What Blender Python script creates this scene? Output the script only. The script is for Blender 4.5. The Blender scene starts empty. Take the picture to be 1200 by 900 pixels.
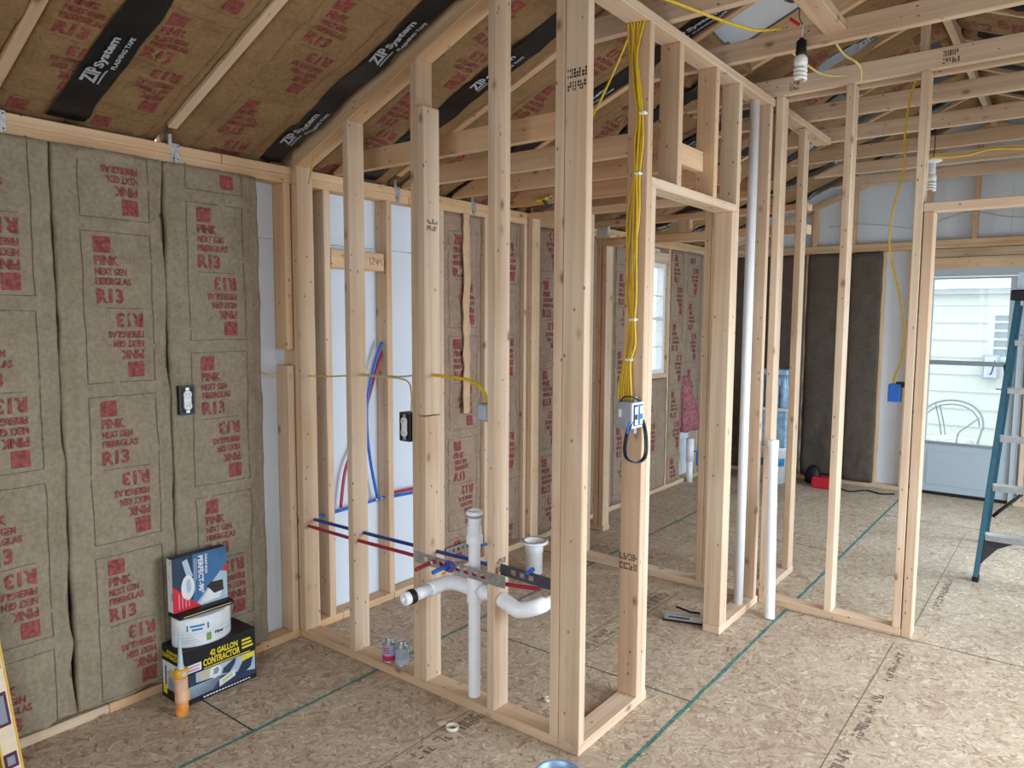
import bpy, bmesh, math, random
from mathutils import Vector, Matrix, noise, Euler
random.seed(7)
S = bpy.context.scene
C = S.collection
PI = math.pi

# ------------------------------------------------------------------ camera, world, lights, exposure
CAM = Vector((2.93467, -2.11259, 1.56131))
YAW, PITCH, ROLL, FPX = 0.65907, -0.090607, 0.005073, 859.11
fw = Vector((-math.cos(PITCH)*math.sin(YAW), math.cos(PITCH)*math.cos(YAW), math.sin(PITCH)))
rt = fw.cross(Vector((0, 0, 1))).normalized(); up = rt.cross(fw)
rt2 = rt*math.cos(ROLL) + up*math.sin(ROLL); up2 = up*math.cos(ROLL) - rt*math.sin(ROLL)
cd = bpy.data.cameras.new('camera'); cam = bpy.data.objects.new('camera', cd); C.objects.link(cam)
cd.sensor_fit = 'HORIZONTAL'; cd.sensor_width = 36.0; cd.lens = FPX/1200*36.0; cd.clip_start = 0.02; cd.clip_end = 200
M = Matrix((rt2, up2, -fw)).transposed().to_4x4(); M.translation = CAM
cam.matrix_world = M; S.camera = cam

w = bpy.data.worlds.new('overcast_sky'); S.world = w; w.use_nodes = True
bg = w.node_tree.nodes['Background']; bg.inputs[0].default_value = (0.88, 0.94, 1.0, 1); bg.inputs[1].default_value = 2.4

def area(name, loc, rot, sx, sy, power, col):
    l = bpy.data.lights.new(name, 'AREA'); l.shape = 'RECTANGLE'; l.size = sx; l.size_y = sy; l.energy = power; l.color = col; l.spread = math.radians(135)
    o = bpy.data.objects.new(name, l); C.objects.link(o); o.location = loc; o.rotation_euler = rot
    return o
# daylight entering by the double door opening in the right wall and the big window behind the camera
area('daylight_right_door', (4.50, 0.95, 1.10), (0, PI/2-0.46, 0), 2.0, 2.3, 90, (0.76, 0.88, 1.0))
area('daylight_front_window', (2.75, -3.12, 1.50), (PI/2-0.55, 0, 0), 2.6, 1.7, 33, (0.82, 0.91, 1.0))
area('daylight_back_door', (2.19, 5.22, 1.20), (-PI/2, 0, 0), 0.62, 1.40, 7, (0.85, 0.93, 1.0))
area('daylight_right_window', (4.50, 3.60, 1.45), (0, PI/2-0.62, 0), 1.1, 1.4, 72, (0.64, 0.84, 1.0))
area('daylight_left_window', (0.02, 3.58, 1.55), (0, -PI/2, 0), 0.92, 0.52, 6, (0.85, 0.93, 1.0))
S.view_settings.view_transform = 'Standard'; S.view_settings.look = 'None'
S.view_settings.gamma = 1.0; S.view_settings.exposure = 0.0; S.view_settings.use_curve_mapping = False

# ------------------------------------------------------------------ materials
MATS = {}
def newmat(name, rough=0.7, metal=0.0, spec=0.3):
    m = bpy.data.materials.new(name); m.use_nodes = True
    nt = m.node_tree; b = nt.nodes['Principled BSDF']
    b.inputs['Roughness'].default_value = rough; b.inputs['Metallic'].default_value = metal
    b.inputs['Specular IOR Level'].default_value = spec
    MATS[name] = m
    return m, nt, b
def N(nt, t, **kw):
    n = nt.nodes.new(t)
    for k, v in kw.items(): setattr(n, k, v)
    return n
def ramp(nt, fac, stops):
    r = N(nt, 'ShaderNodeValToRGB'); e = r.color_ramp.elements
    while len(e) < len(stops): e.new(0.5)
    for el, (p, c) in zip(e, stops): el.position = p; el.color = (*c, 1)
    nt.links.new(fac, r.inputs[0]); return r.outputs[0]
def mixc(nt, fac, a, b, mode='MIX'):
    n = N(nt, 'ShaderNodeMix', data_type='RGBA', blend_type=mode)
    for i, v in ((0, fac), (6, a), (7, b)):
        if hasattr(v, 'links') or hasattr(v, 'is_output'): nt.links.new(v, n.inputs[i])
        else: n.inputs[i].default_value = v if i == 0 else (*v, 1)
    return n.outputs[2]
def plain(name, col, rough=0.6, metal=0.0, var=0.06, scale=30, spec=0.3, bump=0.0):
    m, nt, b = newmat(name, rough, metal, spec)
    tc = N(nt, 'ShaderNodeTexCoord'); no = N(nt, 'ShaderNodeTexNoise'); no.inputs['Scale'].default_value = scale; no.inputs['Detail'].default_value = 4
    nt.links.new(tc.outputs['Object'], no.inputs['Vector'])
    lo = tuple(max(0, c*(1-var)) for c in col); hi = tuple(min(1, c*(1+var)) for c in col)
    nt.links.new(ramp(nt, no.outputs[0], [(0.35, lo), (0.65, hi)]), b.inputs['Base Color'])
    if bump:
        bu = N(nt, 'ShaderNodeBump'); bu.inputs['Strength'].default_value = bump; bu.inputs['Distance'].default_value = 0.01
        nt.links.new(no.outputs[0], bu.inputs['Height']); nt.links.new(bu.outputs[0], b.inputs['Normal'])
    return m
def wood(name, light, dark, knots=True):
    """sawn softwood: grain along the local Z axis of each board, its own tint per board"""
    m, nt, b = newmat(name, 0.72, 0, 0.2)
    tc = N(nt, 'ShaderNodeTexCoord'); oi = N(nt, 'ShaderNodeObjectInfo')
    mul = N(nt, 'ShaderNodeMath', operation='MULTIPLY'); mul.inputs[1].default_value = 37.0; nt.links.new(oi.outputs['Random'], mul.inputs[0])
    add = N(nt, 'ShaderNodeVectorMath', operation='ADD'); nt.links.new(tc.outputs['Object'], add.inputs[0]); nt.links.new(mul.outputs[0], add.inputs[1])
    mp = N(nt, 'ShaderNodeMapping'); mp.inputs['Scale'].default_value = (34, 34, 0.9); nt.links.new(add.outputs[0], mp.inputs[0])
    n1 = N(nt, 'ShaderNodeTexNoise'); n1.inputs['Scale'].default_value = 1.0; n1.inputs['Detail'].default_value = 6; n1.inputs['Distortion'].default_value = 0.8
    nt.links.new(mp.outputs[0], n1.inputs['Vector'])
    base = ramp(nt, n1.outputs[0], [(0.27, tuple(x*0.90 for x in dark)), (0.5, tuple((a+c)/2 for a, c in zip(light, dark))), (0.70, light)])
    n2 = N(nt, 'ShaderNodeTexNoise'); n2.inputs['Scale'].default_value = 2.0; nt.links.new(add.outputs[0], n2.inputs['Vector'])
    base = mixc(nt, 0.22, base, ramp(nt, n2.outputs[0], [(0.35, (0.58, 0.36, 0.22)), (0.65, (0.86, 0.76, 0.60))]), 'MIX')
    tint = ramp(nt, oi.outputs['Random'], [(0.0, (0.84, 0.78, 0.72)), (0.35, (1, 0.97, 0.93)), (0.7, (1, 1, 1)), (1.0, (0.94, 0.86, 0.76))])
    base = mixc(nt, 1.0, base, tint, 'MULTIPLY')
    if knots:
        mk = N(nt, 'ShaderNodeMapping'); mk.inputs['Scale'].default_value = (9, 9, 5.0); nt.links.new(add.outputs[0], mk.inputs[0])
        v = N(nt, 'ShaderNodeTexVoronoi'); v.inputs['Scale'].default_value = 1.0; nt.links.new(mk.outputs[0], v.inputs['Vector'])
        k = ramp(nt, v.outputs['Distance'], [(0.05, (0.8, 0.8, 0.8)), (0.11, (0.22, 0.22, 0.22)), (0.17, (0, 0, 0))])
        base = mixc(nt, k, base, (0.19, 0.10, 0.05))
        ms = N(nt, 'ShaderNodeMapping'); ms.inputs['Scale'].default_value = (26, 26, 13); nt.links.new(add.outputs[0], ms.inputs[0])
        v2 = N(nt, 'ShaderNodeTexVoronoi'); nt.links.new(ms.outputs[0], v2.inputs['Vector']); v2.inputs['Scale'].default_value = 1.0
        k2 = ramp(nt, v2.outputs['Distance'], [(0.06, (0.9, 0.9, 0.9)), (0.105, (0, 0, 0))])
        base = mixc(nt, k2, base, (0.10, 0.06, 0.04))
    nt.links.new(base, b.inputs['Base Color'])
    bu = N(nt, 'ShaderNodeBump'); bu.inputs['Strength'].default_value = 0.12; bu.inputs['Distance'].default_value = 0.004
    nt.links.new(n1.outputs[0], bu.inputs['Height']); nt.links.new(bu.outputs[0], b.inputs['Normal'])
    return m
WOOD = wood('spruce_stud', (0.725, 0.555, 0.41), (0.55, 0.395, 0.27))
WOODO = wood('orange_spruce', (0.75, 0.50, 0.295), (0.59, 0.375, 0.21))
WOODP = wood('old_plate_wood', (0.62, 0.47, 0.33), (0.46, 0.34, 0.23))
def kraft(name, c0, c1):
    m, nt, b = newmat(name, 0.78, 0, 0.18)
    tc = N(nt, 'ShaderNodeTexCoord'); oi = N(nt, 'ShaderNodeObjectInfo')
    add = N(nt, 'ShaderNodeVectorMath', operation='ADD'); nt.links.new(tc.outputs['Object'], add.inputs[0]); nt.links.new(oi.outputs['Random'], add.inputs[1])
    n1 = N(nt, 'ShaderNodeTexNoise'); n1.inputs['Scale'].default_value = 9; n1.inputs['Detail'].default_value = 8; n1.inputs['Roughness'].default_value = 0.65; n1.inputs['Distortion'].default_value = 0.6
    nt.links.new(add.outputs[0], n1.inputs['Vector'])
    base = ramp(nt, n1.outputs[0], [(0.28, c0), (0.5, tuple((a+d)/2 for a, d in zip(c0, c1))), (0.75, c1)])
    n2 = N(nt, 'ShaderNodeTexNoise'); n2.inputs['Scale'].default_value = 60; n2.inputs['Detail'].default_value = 5; nt.links.new(add.outputs[0], n2.inputs['Vector'])
    base = mixc(nt, 0.35, base, ramp(nt, n2.outputs[0], [(0.3, tuple(x*0.7 for x in c0)), (0.7, tuple(min(1, x*1.12) for x in c1))]))
    nt.links.new(base, b.inputs['Base Color'])
    n3 = N(nt, 'ShaderNodeTexNoise'); n3.inputs['Scale'].default_value = 24; n3.inputs['Detail'].default_value = 6; n3.inputs['Distortion'].default_value = 1.5; nt.links.new(add.outputs[0], n3.inputs['Vector'])
    bu = N(nt, 'ShaderNodeBump'); bu.inputs['Strength'].default_value = 0.5; bu.inputs['Distance'].default_value = 0.008
    nt.links.new(n3.outputs[0], bu.inputs['Height']); nt.links.new(bu.outputs[0], b.inputs['Normal'])
    return m
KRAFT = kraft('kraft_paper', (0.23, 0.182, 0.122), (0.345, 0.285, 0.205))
KRAFTSHADE = kraft('shaded_kraft_paper', (0.085, 0.066, 0.05), (0.14, 0.11, 0.085))  # kraft copy darkened to carry the shade on the unlit far wall
KRAFTR = kraft('kraft_paper_roof_shade', (0.235, 0.138, 0.064), (0.335, 0.21, 0.105))  # same paper with the roof's dim, warm bounce light put into its colour
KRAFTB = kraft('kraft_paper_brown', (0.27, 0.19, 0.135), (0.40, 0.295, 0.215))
def osb():
    m, nt, b = newmat('osb_subfloor', 0.62, 0, 0.3)
    tc = N(nt, 'ShaderNodeTexCoord')
    geo = N(nt, 'ShaderNodeNewGeometry')
    nz = N(nt, 'ShaderNodeTexNoise'); nz.inputs['Scale'].default_value = 6; nz.inputs['Detail'].default_value = 2; nt.links.new(geo.outputs['Position'], nz.inputs['Vector'])
    dis = N(nt, 'ShaderNodeVectorMath', operation='SCALE'); dis.inputs['Scale'].default_value = 0.12; nt.links.new(nz.outputs['Color'], dis.inputs[0])
    pos = N(nt, 'ShaderNodeVectorMath', operation='ADD'); nt.links.new(geo.outputs['Position'], pos.inputs[0]); nt.links.new(dis.outputs[0], pos.inputs[1])
    layers = []
    for rot, sc in ((0.3, (22, 78, 20)), (-0.5, (20, 70, 20)), (1.1, (24, 80, 20)), (2.2, (22, 76, 20)), (1.75, (20, 72, 20))):
        mr = N(nt, 'ShaderNodeMapping'); mr.inputs['Rotation'].default_value = (0, 0, rot); nt.links.new(pos.outputs[0], mr.inputs[0])
        mp = N(nt, 'ShaderNodeMapping'); mp.inputs['Scale'].default_value = sc; nt.links.new(mr.outputs[0], mp.inputs[0])
        v = N(nt, 'ShaderNodeTexVoronoi'); v.inputs['Scale'].default_value = 1.0; nt.links.new(mp.outputs[0], v.inputs['Vector'])
        sp = N(nt, 'ShaderNodeSeparateColor'); nt.links.new(v.outputs['Color'], sp.inputs[0]); layers.append((sp.outputs[0], sp.outputs[1]))
    # the flake with the highest rank in its layer shows on top
    a = layers[0][0]; rank = layers[0][1]
    for la, rk in layers[1:]:
        gt = N(nt, 'ShaderNodeMath', operation='GREATER_THAN'); nt.links.new(rk, gt.inputs[0]); nt.links.new(rank, gt.inputs[1])
        a = mixc(nt, gt.outputs[0], a, la)
        mxm = N(nt, 'ShaderNodeMath', operation='MAXIMUM'); nt.links.new(rk, mxm.inputs[0]); nt.links.new(rank, mxm.inputs[1]); rank = mxm.outputs[0]
    col = ramp(nt, a, [(0.0, (0.18, 0.105, 0.058)), (0.14, (0.33, 0.228, 0.145)), (0.5, (0.44, 0.33, 0.228)), (0.85, (0.535, 0.43, 0.318)), (1.0, (0.72, 0.625, 0.50))])
    n5 = N(nt, 'ShaderNodeTexNoise'); n5.inputs['Scale'].default_value = 90; n5.inputs['Detail'].default_value = 4; nt.links.new(geo.outputs['Position'], n5.inputs['Vector'])
    col = mixc(nt, 0.30, col, ramp(nt, n5.outputs[0], [(0.36, (0.30, 0.20, 0.12)), (0.6, (0.62, 0.49, 0.35))]))
    n6 = N(nt, 'ShaderNodeTexNoise'); n6.inputs['Scale'].default_value = 2.2; n6.inputs['Detail'].default_value = 4; nt.links.new(geo.outputs['Position'], n6.inputs['Vector'])
    col = mixc(nt, 0.22, col, ramp(nt, n6.outputs[0], [(0.35, (0.40, 0.30, 0.21)), (0.65, (0.64, 0.54, 0.42))]))
    n7 = N(nt, 'ShaderNodeTexNoise'); n7.inputs['Scale'].default_value = 22; n7.inputs['Detail'].default_value = 3; n7.inputs['Distortion'].default_value = 2.5; nt.links.new(pos.outputs[0], n7.inputs['Vector'])
    col = mixc(nt, ramp(nt, n7.outputs[0], [(0.60, (0, 0, 0)), (0.68, (0.75, 0.75, 0.75))]), col, (0.17, 0.095, 0.048))
    nt.links.new(col, b.inputs['Base Color'])
    bu = N(nt, 'ShaderNodeBump'); bu.inputs['Strength'].default_value = 0.25; bu.inputs['Distance'].default_value = 0.003
    nt.links.new(a, bu.inputs['Height']); nt.links.new(bu.outputs[0], b.inputs['Normal'])
    return m
OSB = osb()
GREEN = plain('green_edge_seal', (0.06, 0.20, 0.18), 0.6, var=0.5, scale=50)
DGREEN = plain('dark_green_edge', (0.05, 0.10, 0.085), 0.7, var=0.6, scale=40)
FLOORINK = plain('faded_floor_ink', (0.17, 0.13, 0.095), 0.8, var=0.5, scale=120)
FOAM = plain('white_foam_board', (0.69, 0.75, 0.83), 0.6, var=0.015, scale=4)
FOAMJ = plain('foam_joint_gray', (0.42, 0.44, 0.47), 0.7)
RED = plain('pink_red_ink', (0.26, 0.066, 0.06), 0.75, var=0.35, scale=70)
FRAMEINK = plain('brown_rule_ink', (0.11, 0.085, 0.06), 0.8, var=0.4, scale=60)
FAINTINK = plain('faint_rule_ink', (0.19, 0.125, 0.075), 0.8, var=0.4, scale=60)
DARKINK = plain('dark_ink', (0.075, 0.06, 0.045), 0.8, var=0.5, scale=60)
STAMP = plain('black_stamp_ink', (0.045, 0.035, 0.03), 0.8, var=0.5, scale=200)
TAPE = plain('black_flashing_tape', (0.010, 0.011, 0.013), 0.38, var=0.3, scale=10, spec=0.35, bump=0.4)
WHITEINK = plain('white_ink', (0.42, 0.45, 0.50), 0.6)
STEEL = plain('galvanized_steel', (0.55, 0.57, 0.58), 0.38, 0.85, var=0.15, scale=40)
PVC = plain('white_pvc', (0.90, 0.92, 0.95), 0.32, var=0.02, spec=0.5)
BLACK = plain('black_rubber', (0.012, 0.012, 0.013), 0.5)
REDPEX = plain('red_pex', (0.36, 0.018, 0.045), 0.38, var=0.08, spec=0.5)
BLUEPEX = plain('blue_pex', (0.012, 0.13, 0.56), 0.38, var=0.08, spec=0.5)
DBLUEPEX = plain('dark_blue_pex', (0.012, 0.045, 0.24), 0.38, var=0.08, spec=0.5)
YELLOW = plain('yellow_cable', (0.66, 0.44, 0.022), 0.42, var=0.10, spec=0.4)
YELLOWP = plain('pale_yellow_cable', (0.62, 0.49, 0.17), 0.45, var=0.08)
GREYC = plain('grey_cable', (0.50, 0.47, 0.38), 0.5)
GREYBOX = plain('grey_plastic', (0.30, 0.33, 0.37), 0.5)
BLUEBOX = plain('blue_plastic', (0.025, 0.18, 0.60), 0.45)
WHITEP = plain('white_plastic', (0.80, 0.82, 0.83), 0.4, spec=0.5)
LBLUE = plain('light_blue_plastic', (0.30, 0.48, 0.68), 0.35, var=0.25, scale=14, spec=0.5)
LADDER = plain('blue_fibreglass', (0.035, 0.130, 0.190), 0.45, var=0.1)
ALU = plain('aluminium', (0.36, 0.37, 0.38), 0.45, 0.6, var=0.08)
CFLW = plain('cfl_glass', (0.86, 0.86, 0.83), 0.25, spec=0.5)
ORANGE = plain('orange_tube', (0.72, 0.27, 0.06), 0.5, var=0.25, scale=25)
PEACH = plain('peach_label', (0.72, 0.42, 0.28), 0.5, var=0.15)
CARDB = plain('black_carton', (0.013, 0.013, 0.015), 0.45)
YINK = plain('yellow_ink', (0.80, 0.63, 0.03), 0.5)
CARTW = plain('white_carton', (0.74, 0.76, 0.79), 0.5)
CARTB = plain('blue_carton', (0.055, 0.16, 0.33), 0.45, var=0.25, scale=6)
CARTD = plain('dark_blue_carton', (0.022, 0.045, 0.085), 0.45)
CARTR = plain('red_carton', (0.60, 0.022, 0.04), 0.45)
GREYINK = plain('grey_ink', (0.26, 0.29, 0.33), 0.6)
PINKF = plain('pink_fiberglass', (0.34, 0.125, 0.14), 0.95, var=0.3, scale=35, bump=1.0)
DOORM = plain('door_grey_white', (0.44, 0.50, 0.55), 0.5, var=0.02)
SIDING = plain('cream_siding', (0.83, 0.84, 0.76), 0.6, var=0.02)
ROOFM = plain('white_metal_roof', (0.86, 0.88, 0.90), 0.45, var=0.02)
GROUND = plain('concrete_ground', (0.62, 0.62, 0.58), 0.9, var=0.1, scale=3)
CUSHION = plain('patterned_cushion', (0.72, 0.74, 0.66), 0.8, var=0.3, scale=9)
CHAIRM = plain('grey_green_metal', (0.28, 0.36, 0.36), 0.5)
LEVELY = plain('level_yellow', (0.78, 0.46, 0.06), 0.45, var=0.05)
PURPLE = plain('purple_frame', (0.10, 0.025, 0.055), 0.45)
CREAM = plain('cream_panel', (0.78, 0.64, 0.46), 0.5)
GLASSM, nt_, b_ = newmat('clear_glass', 0.0, 0, 0.5)
for n_ in list(nt_.nodes):
    if n_.type == 'BSDF_PRINCIPLED': nt_.nodes.remove(n_)
g1 = N(nt_, 'ShaderNodeBsdfTransparent'); g1.inputs[0].default_value = (0.94, 0.97, 0.98, 1)
g2 = N(nt_, 'ShaderNodeBsdfGlossy'); g2.inputs['Roughness'].default_value = 0.02
mx = N(nt_, 'ShaderNodeMixShader'); mx.inputs[0].default_value = 0.012; nt_.links.new(g1.outputs[0], mx.inputs[1]); nt_.links.new(g2.outputs[0], mx.inputs[2])
nt_.links.new(mx.outputs[0], nt_.nodes['Material Output'].inputs[0])
DGLASS = plain('dark_window_glass', (0.33, 0.40, 0.42), 0.15, spec=0.6)

# ------------------------------------------------------------------ helpers
def root(name, label, cat=None, loc=(0, 0, 0), kind=None, group=None, rotz=0):
    o = bpy.data.objects.new(name, None); C.objects.link(o); o.location = loc; o.rotation_euler = (0, 0, rotz)
    o.empty_display_size = 0.05; o['label'] = label
    if cat: o['category'] = cat
    if kind: o['kind'] = kind
    if group: o['group'] = group
    return o
def tag(o, label, cat=None, group=None, kind=None):
    o['label'] = label
    if cat: o['category'] = cat
    if group: o['group'] = group
    if kind: o['kind'] = kind
    return o
def link(name, me, parent=None, loc=(0, 0, 0), rot=(0, 0, 0)):
    o = bpy.data.objects.new(name, me); C.objects.link(o); o.location = loc; o.rotation_euler = rot
    if parent is not None: o.parent = parent
    return o
def mesh_from(name, verts, faces, mats, midx=None, smooth=False):
    me = bpy.data.meshes.new(name); me.from_pydata([tuple(v) for v in verts], [], faces)
    for m in (mats if isinstance(mats, (list, tuple)) else [mats]): me.materials.append(m)
    if midx: me.polygons.foreach_set('material_index', midx)
    if smooth: me.polygons.foreach_set('use_smooth', [True]*len(me.polygons))
    me.update(); return me
class MB:
    """collects simple shapes, world or local coordinates, into one mesh"""
    def __init__(s): s.v = []; s.f = []; s.m = []; s.mats = []; s.sm = []
    def mi(s, mat):
        if mat not in s.mats: s.mats.append(mat)
        return s.mats.index(mat)
    def add(s, verts, faces, mat, smooth=False):
        o = len(s.v); k = s.mi(mat); s.v += [tuple(v) for v in verts]
        s.f += [tuple(i+o for i in f) for f in faces]; s.m += [k]*len(faces); s.sm += [smooth]*len(faces); return s
    def box(s, x0, x1, y0, y1, z0, z1, mat, bev=0.0, mtx=None):
        if bev:
            bm = bmesh.new(); bmesh.ops.create_cube(bm, size=1)
            for v in bm.verts: v.co = Vector(((x0+x1)/2+v.co.x*(x1-x0), (y0+y1)/2+v.co.y*(y1-y0), (z0+z1)/2+v.co.z*(z1-z0)))
            bmesh.ops.bevel(bm, geom=list(bm.edges), offset=bev, segments=1, affect='EDGES')
            vs = [v.co.copy() for v in bm.verts]; bm.verts.index_update(); fs = [[v.index for v in f.verts] for f in bm.faces]; bm.free()
        else:
            vs = [Vector(p) for p in ((x0,y0,z0),(x1,y0,z0),(x1,y1,z0),(x0,y1,z0),(x0,y0,z1),(x1,y0,z1),(x1,y1,z1),(x0,y1,z1))]
            fs = [(0,3,2,1),(4,5,6,7),(0,1,5,4),(1,2,6,5),(2,3,7,6),(3,0,4,7)]
        if mtx is not None: vs = [mtx @ v for v in vs]
        return s.add(vs, fs, mat)
    def lathe(s, prof, mat, n=20, center=(0, 0, 0), axis='Z', mtx=None, sx=1, sy=1, a0=0, a1=2*PI):
        """prof: list of (radius, height)"""
        vs = []; full = abs(a1-a0-2*PI) < 1e-6; nn = n if full else n+1
        for r, h in prof:
            for i in range(nn):
                a = a0+(a1-a0)*i/n; vs.append(Vector((r*math.cos(a)*sx, r*math.sin(a)*sy, h)))
        R = {'Z': Matrix.Identity(3), 'X': Matrix(((0,0,1),(0,1,0),(-1,0,0))), 'Y': Matrix(((1,0,0),(0,0,1),(0,-1,0)))}[axis]
        vs = [R @ v + Vector(center) for v in vs]
        if mtx is not None: vs = [mtx @ v for v in vs]
        fs = []
        for j in range(len(prof)-1):
            for i in range(n):
                a = j*nn+i; b = j*nn+(i+1) % nn
                fs.append((a, b, b+nn, a+nn))
        return s.add(vs, fs, mat, True)
    def tube(s, pts, rad, mat, n=8, smooth_path=True, step=6, caps=True, flat=1.0):
        P = [Vector(p) for p in pts]
        if smooth_path and len(P) > 2:
            Q = []
            for i in range(len(P)-1):
                p0 = P[max(i-1, 0)]; p1 = P[i]; p2 = P[i+1]; p3 = P[min(i+2, len(P)-1)]
                for k in range(step):
                    t = k/step; Q.append(0.5*((2*p1)+(p2-p0)*t+(2*p0-5*p1+4*p2-p3)*t*t+(3*p1-p0-3*p2+p3)*t**3))
            Q.append(P[-1]); P = Q
        vs = []; nrm = None
        for i, p in enumerate(P):
            d = (P[min(i+1, len(P)-1)]-P[max(i-1, 0)]).normalized()
            if nrm is None: nrm = d.orthogonal().normalized()
            nrm = (nrm-d*nrm.dot(d)).normalized(); bn = d.cross(nrm)
            for k in range(n):
                a = 2*PI*k/n; vs.append(p+(nrm*math.cos(a)+bn*math.sin(a)*flat)*rad)
        fs = [(i*n+k, i*n+(k+1) % n, (i+1)*n+(k+1) % n, (i+1)*n+k) for i in range(len(P)-1) for k in range(n)]
        if caps: fs += [tuple(range(n))[::-1], tuple((len(P)-1)*n+k for k in range(n))]
        return s.add(vs, fs, mat, True)
    def poly(s, pts, mat): return s.add(pts, [tuple(range(len(pts)))], mat)
    def mesh(s, name):
        me = bpy.data.meshes.new(name); me.from_pydata(s.v, [], s.f)
        for m in s.mats: me.materials.append(m)
        me.polygons.foreach_set('material_index', s.m); me.polygons.foreach_set('use_smooth', s.sm); me.update(); return me
    def build(s, name, parent=None, loc=(0, 0, 0), rot=(0, 0, 0)): return link(name, s.mesh(name), parent, loc, rot)
_bc = {}
def board_mesh(a, b, L, mat, bev=0.003):
    k = (round(a, 4), round(b, 4), round(L, 4), mat.name)
    if k not in _bc:
        mb = MB(); mb.box(-a/2, a/2, -b/2, b/2, -L/2, L/2, mat, bev=bev); _bc[k] = mb.mesh('board')
    return _bc[k]
def board(name, parent, x0, x1, y0, y1, z0, z1, axis='Z', mat=None):
    """axis-aligned lumber; its grain runs along the given axis"""
    mat = mat or WOOD; c = ((x0+x1)/2, (y0+y1)/2, (z0+z1)/2); dx, dy, dz = x1-x0, y1-y0, z1-z0
    if axis == 'Z': me = board_mesh(dx, dy, dz, mat); r = (0, 0, 0)
    elif axis == 'X': me = board_mesh(dz, dy, dx, mat); r = (0, PI/2, 0)
    else: me = board_mesh(dx, dz, dy, mat); r = (-PI/2, 0, 0)
    return link(name, me, parent, c, r)
def board2(name, parent, p0, p1, wy, wn, mat=None):
    """board between two points in a plane of constant y; wy thickness along y, wn across"""
    p0 = Vector(p0); p1 = Vector(p1); d = p1-p0; L = d.length; th = math.atan2(d.z, d.x)
    return link(name, board_mesh(wn, wy, L, mat or WOOD), parent, (p0+p1)/2, (0, PI/2-th, 0))
# text shapes, cached flat outlines
_tc = {}
def text_shape(body):
    if body in _tc: return _tc[body]
    cu = bpy.data.curves.new('glyphs', 'FONT'); cu.body = body; cu.size = 1.0; cu.resolution_u = 2; cu.offset = 0.036
    o = bpy.data.objects.new('glyphs', cu); C.objects.link(o)
    bpy.context.view_layer.update(); dg = bpy.context.evaluated_depsgraph_get(); ev = o.evaluated_get(dg); me = ev.to_mesh()
    vs = [(v.co.x, v.co.y) for v in me.vertices]; fs = [tuple(p.vertices) for p in me.polygons]
    ev.to_mesh_clear(); bpy.data.objects.remove(o); bpy.data.curves.remove(cu)
    xs = [v[0] for v in vs]; ys = [v[1] for v in vs]
    x0, x1, y0, y1 = min(xs), max(xs), min(ys), max(ys)
    r = ([((x-x0)/(x1-x0), (y-y0)/(y1-y0)) for x, y in vs], fs, (x1-x0)/(y1-y0)); _tc[body] = r; return r
class Print:
    """flat print laid on a surface function P(u, v, offset)"""
    def __init__(s, P): s.P = P; s.mb = MB()
    def text(s, body, u, v, h, mat, w=None, rot=0, mirror=None):
        """u, v lower-left corner; rot 0 upright, 1 turned by 180 degrees about that corner, 2 = +90, 3 = -90"""
        vs, fs, asp = text_shape(body); w = w or h*asp; out = []
        for x, y in vs:
            a, b = x*w, y*h
            a, b = {0: (a, b), 1: (-a, -b), 2: (-b, a), 3: (b, -a)}[rot]
            out.append(s.P(u+a, v+b, 0.0012))
        s.mb.add(out, fs, mat); return s
    def rect(s, u0, v0, u1, v1, mat, off=0.001, seg=0.04):
        nu = max(1, int(abs(u1-u0)/seg)); nv = max(1, int(abs(v1-v0)/seg))
        vs = [s.P(u0+(u1-u0)*i/nu, v0+(v1-v0)*j/nv, off) for j in range(nv+1) for i in range(nu+1)]
        fs = [(j*(nu+1)+i, j*(nu+1)+i+1, (j+1)*(nu+1)+i+1, (j+1)*(nu+1)+i) for j in range(nv) for i in range(nu)]
        s.mb.add(vs, fs, mat); return s
    def poly(s, pts, mat, off=0.001): s.mb.add([s.P(u, v, off) for u, v in pts], [tuple(range(len(pts)))], mat); return s
    def build(s, name, parent): return s.mb.build(name, parent) if s.mb.f else None
def r13_frame(pr, u, vt, V, ink):
    """the framed facing print of the insulation: logo square, three lines and the rating, then the same upside down"""
    W, H = 0.256, 0.567; L = 0.0022
    def ln(u0, v0, u1, v1):
        v0, v1 = max(0.01, min(V-0.01, v0)), max(0.01, min(V-0.01, v1))
        if v1-v0 > 1e-4: pr.rect(u0, v0, u1, v1, ink)
    ln(u, vt-H, u+L, vt); ln(u+W-L, vt-H, u+W, vt); ln(u, vt-L, u+W, vt); ln(u, vt-H, u+W, vt-H+L); ln(u+0.045, vt-H/2-L/2, u+0.215, vt-H/2+L/2)
    for k in (0, 1):
        def tx(body, du, dtop, h, w_):
            if k == 0: a, b, r = u+du, vt-dtop-h, 0
            else: a, b, r = u+W-du, vt-H+dtop+h, 1
            lo, hi = (b, b+h) if k == 0 else (b-h, b)
            if lo > 0.012 and hi < V-0.012: pr.text(body, a, b, h, RED, w_, r)
        a0, a1 = (vt-0.078, vt-0.018) if k == 0 else (vt-H+0.018, vt-H+0.078)
        c0, c1 = (u+0.043, u+0.101) if k == 0 else (u+W-0.101, u+W-0.043)
        if a1 > 0.03 and a0 < V-0.03:
            pr.rect(c0, max(0.012, a0), c1, min(V-0.012, a1), RED, 0.0012, 0.012)
        tx('PINK', 0.043, 0.088, 0.036, 0.085); tx('NEXT GEN', 0.043, 0.134, 0.027, 0.113); tx('FIBERGLAS', 0.043, 0.170, 0.027, 0.132); tx('R13', 0.043, 0.210, 0.056, 0.100)
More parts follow.
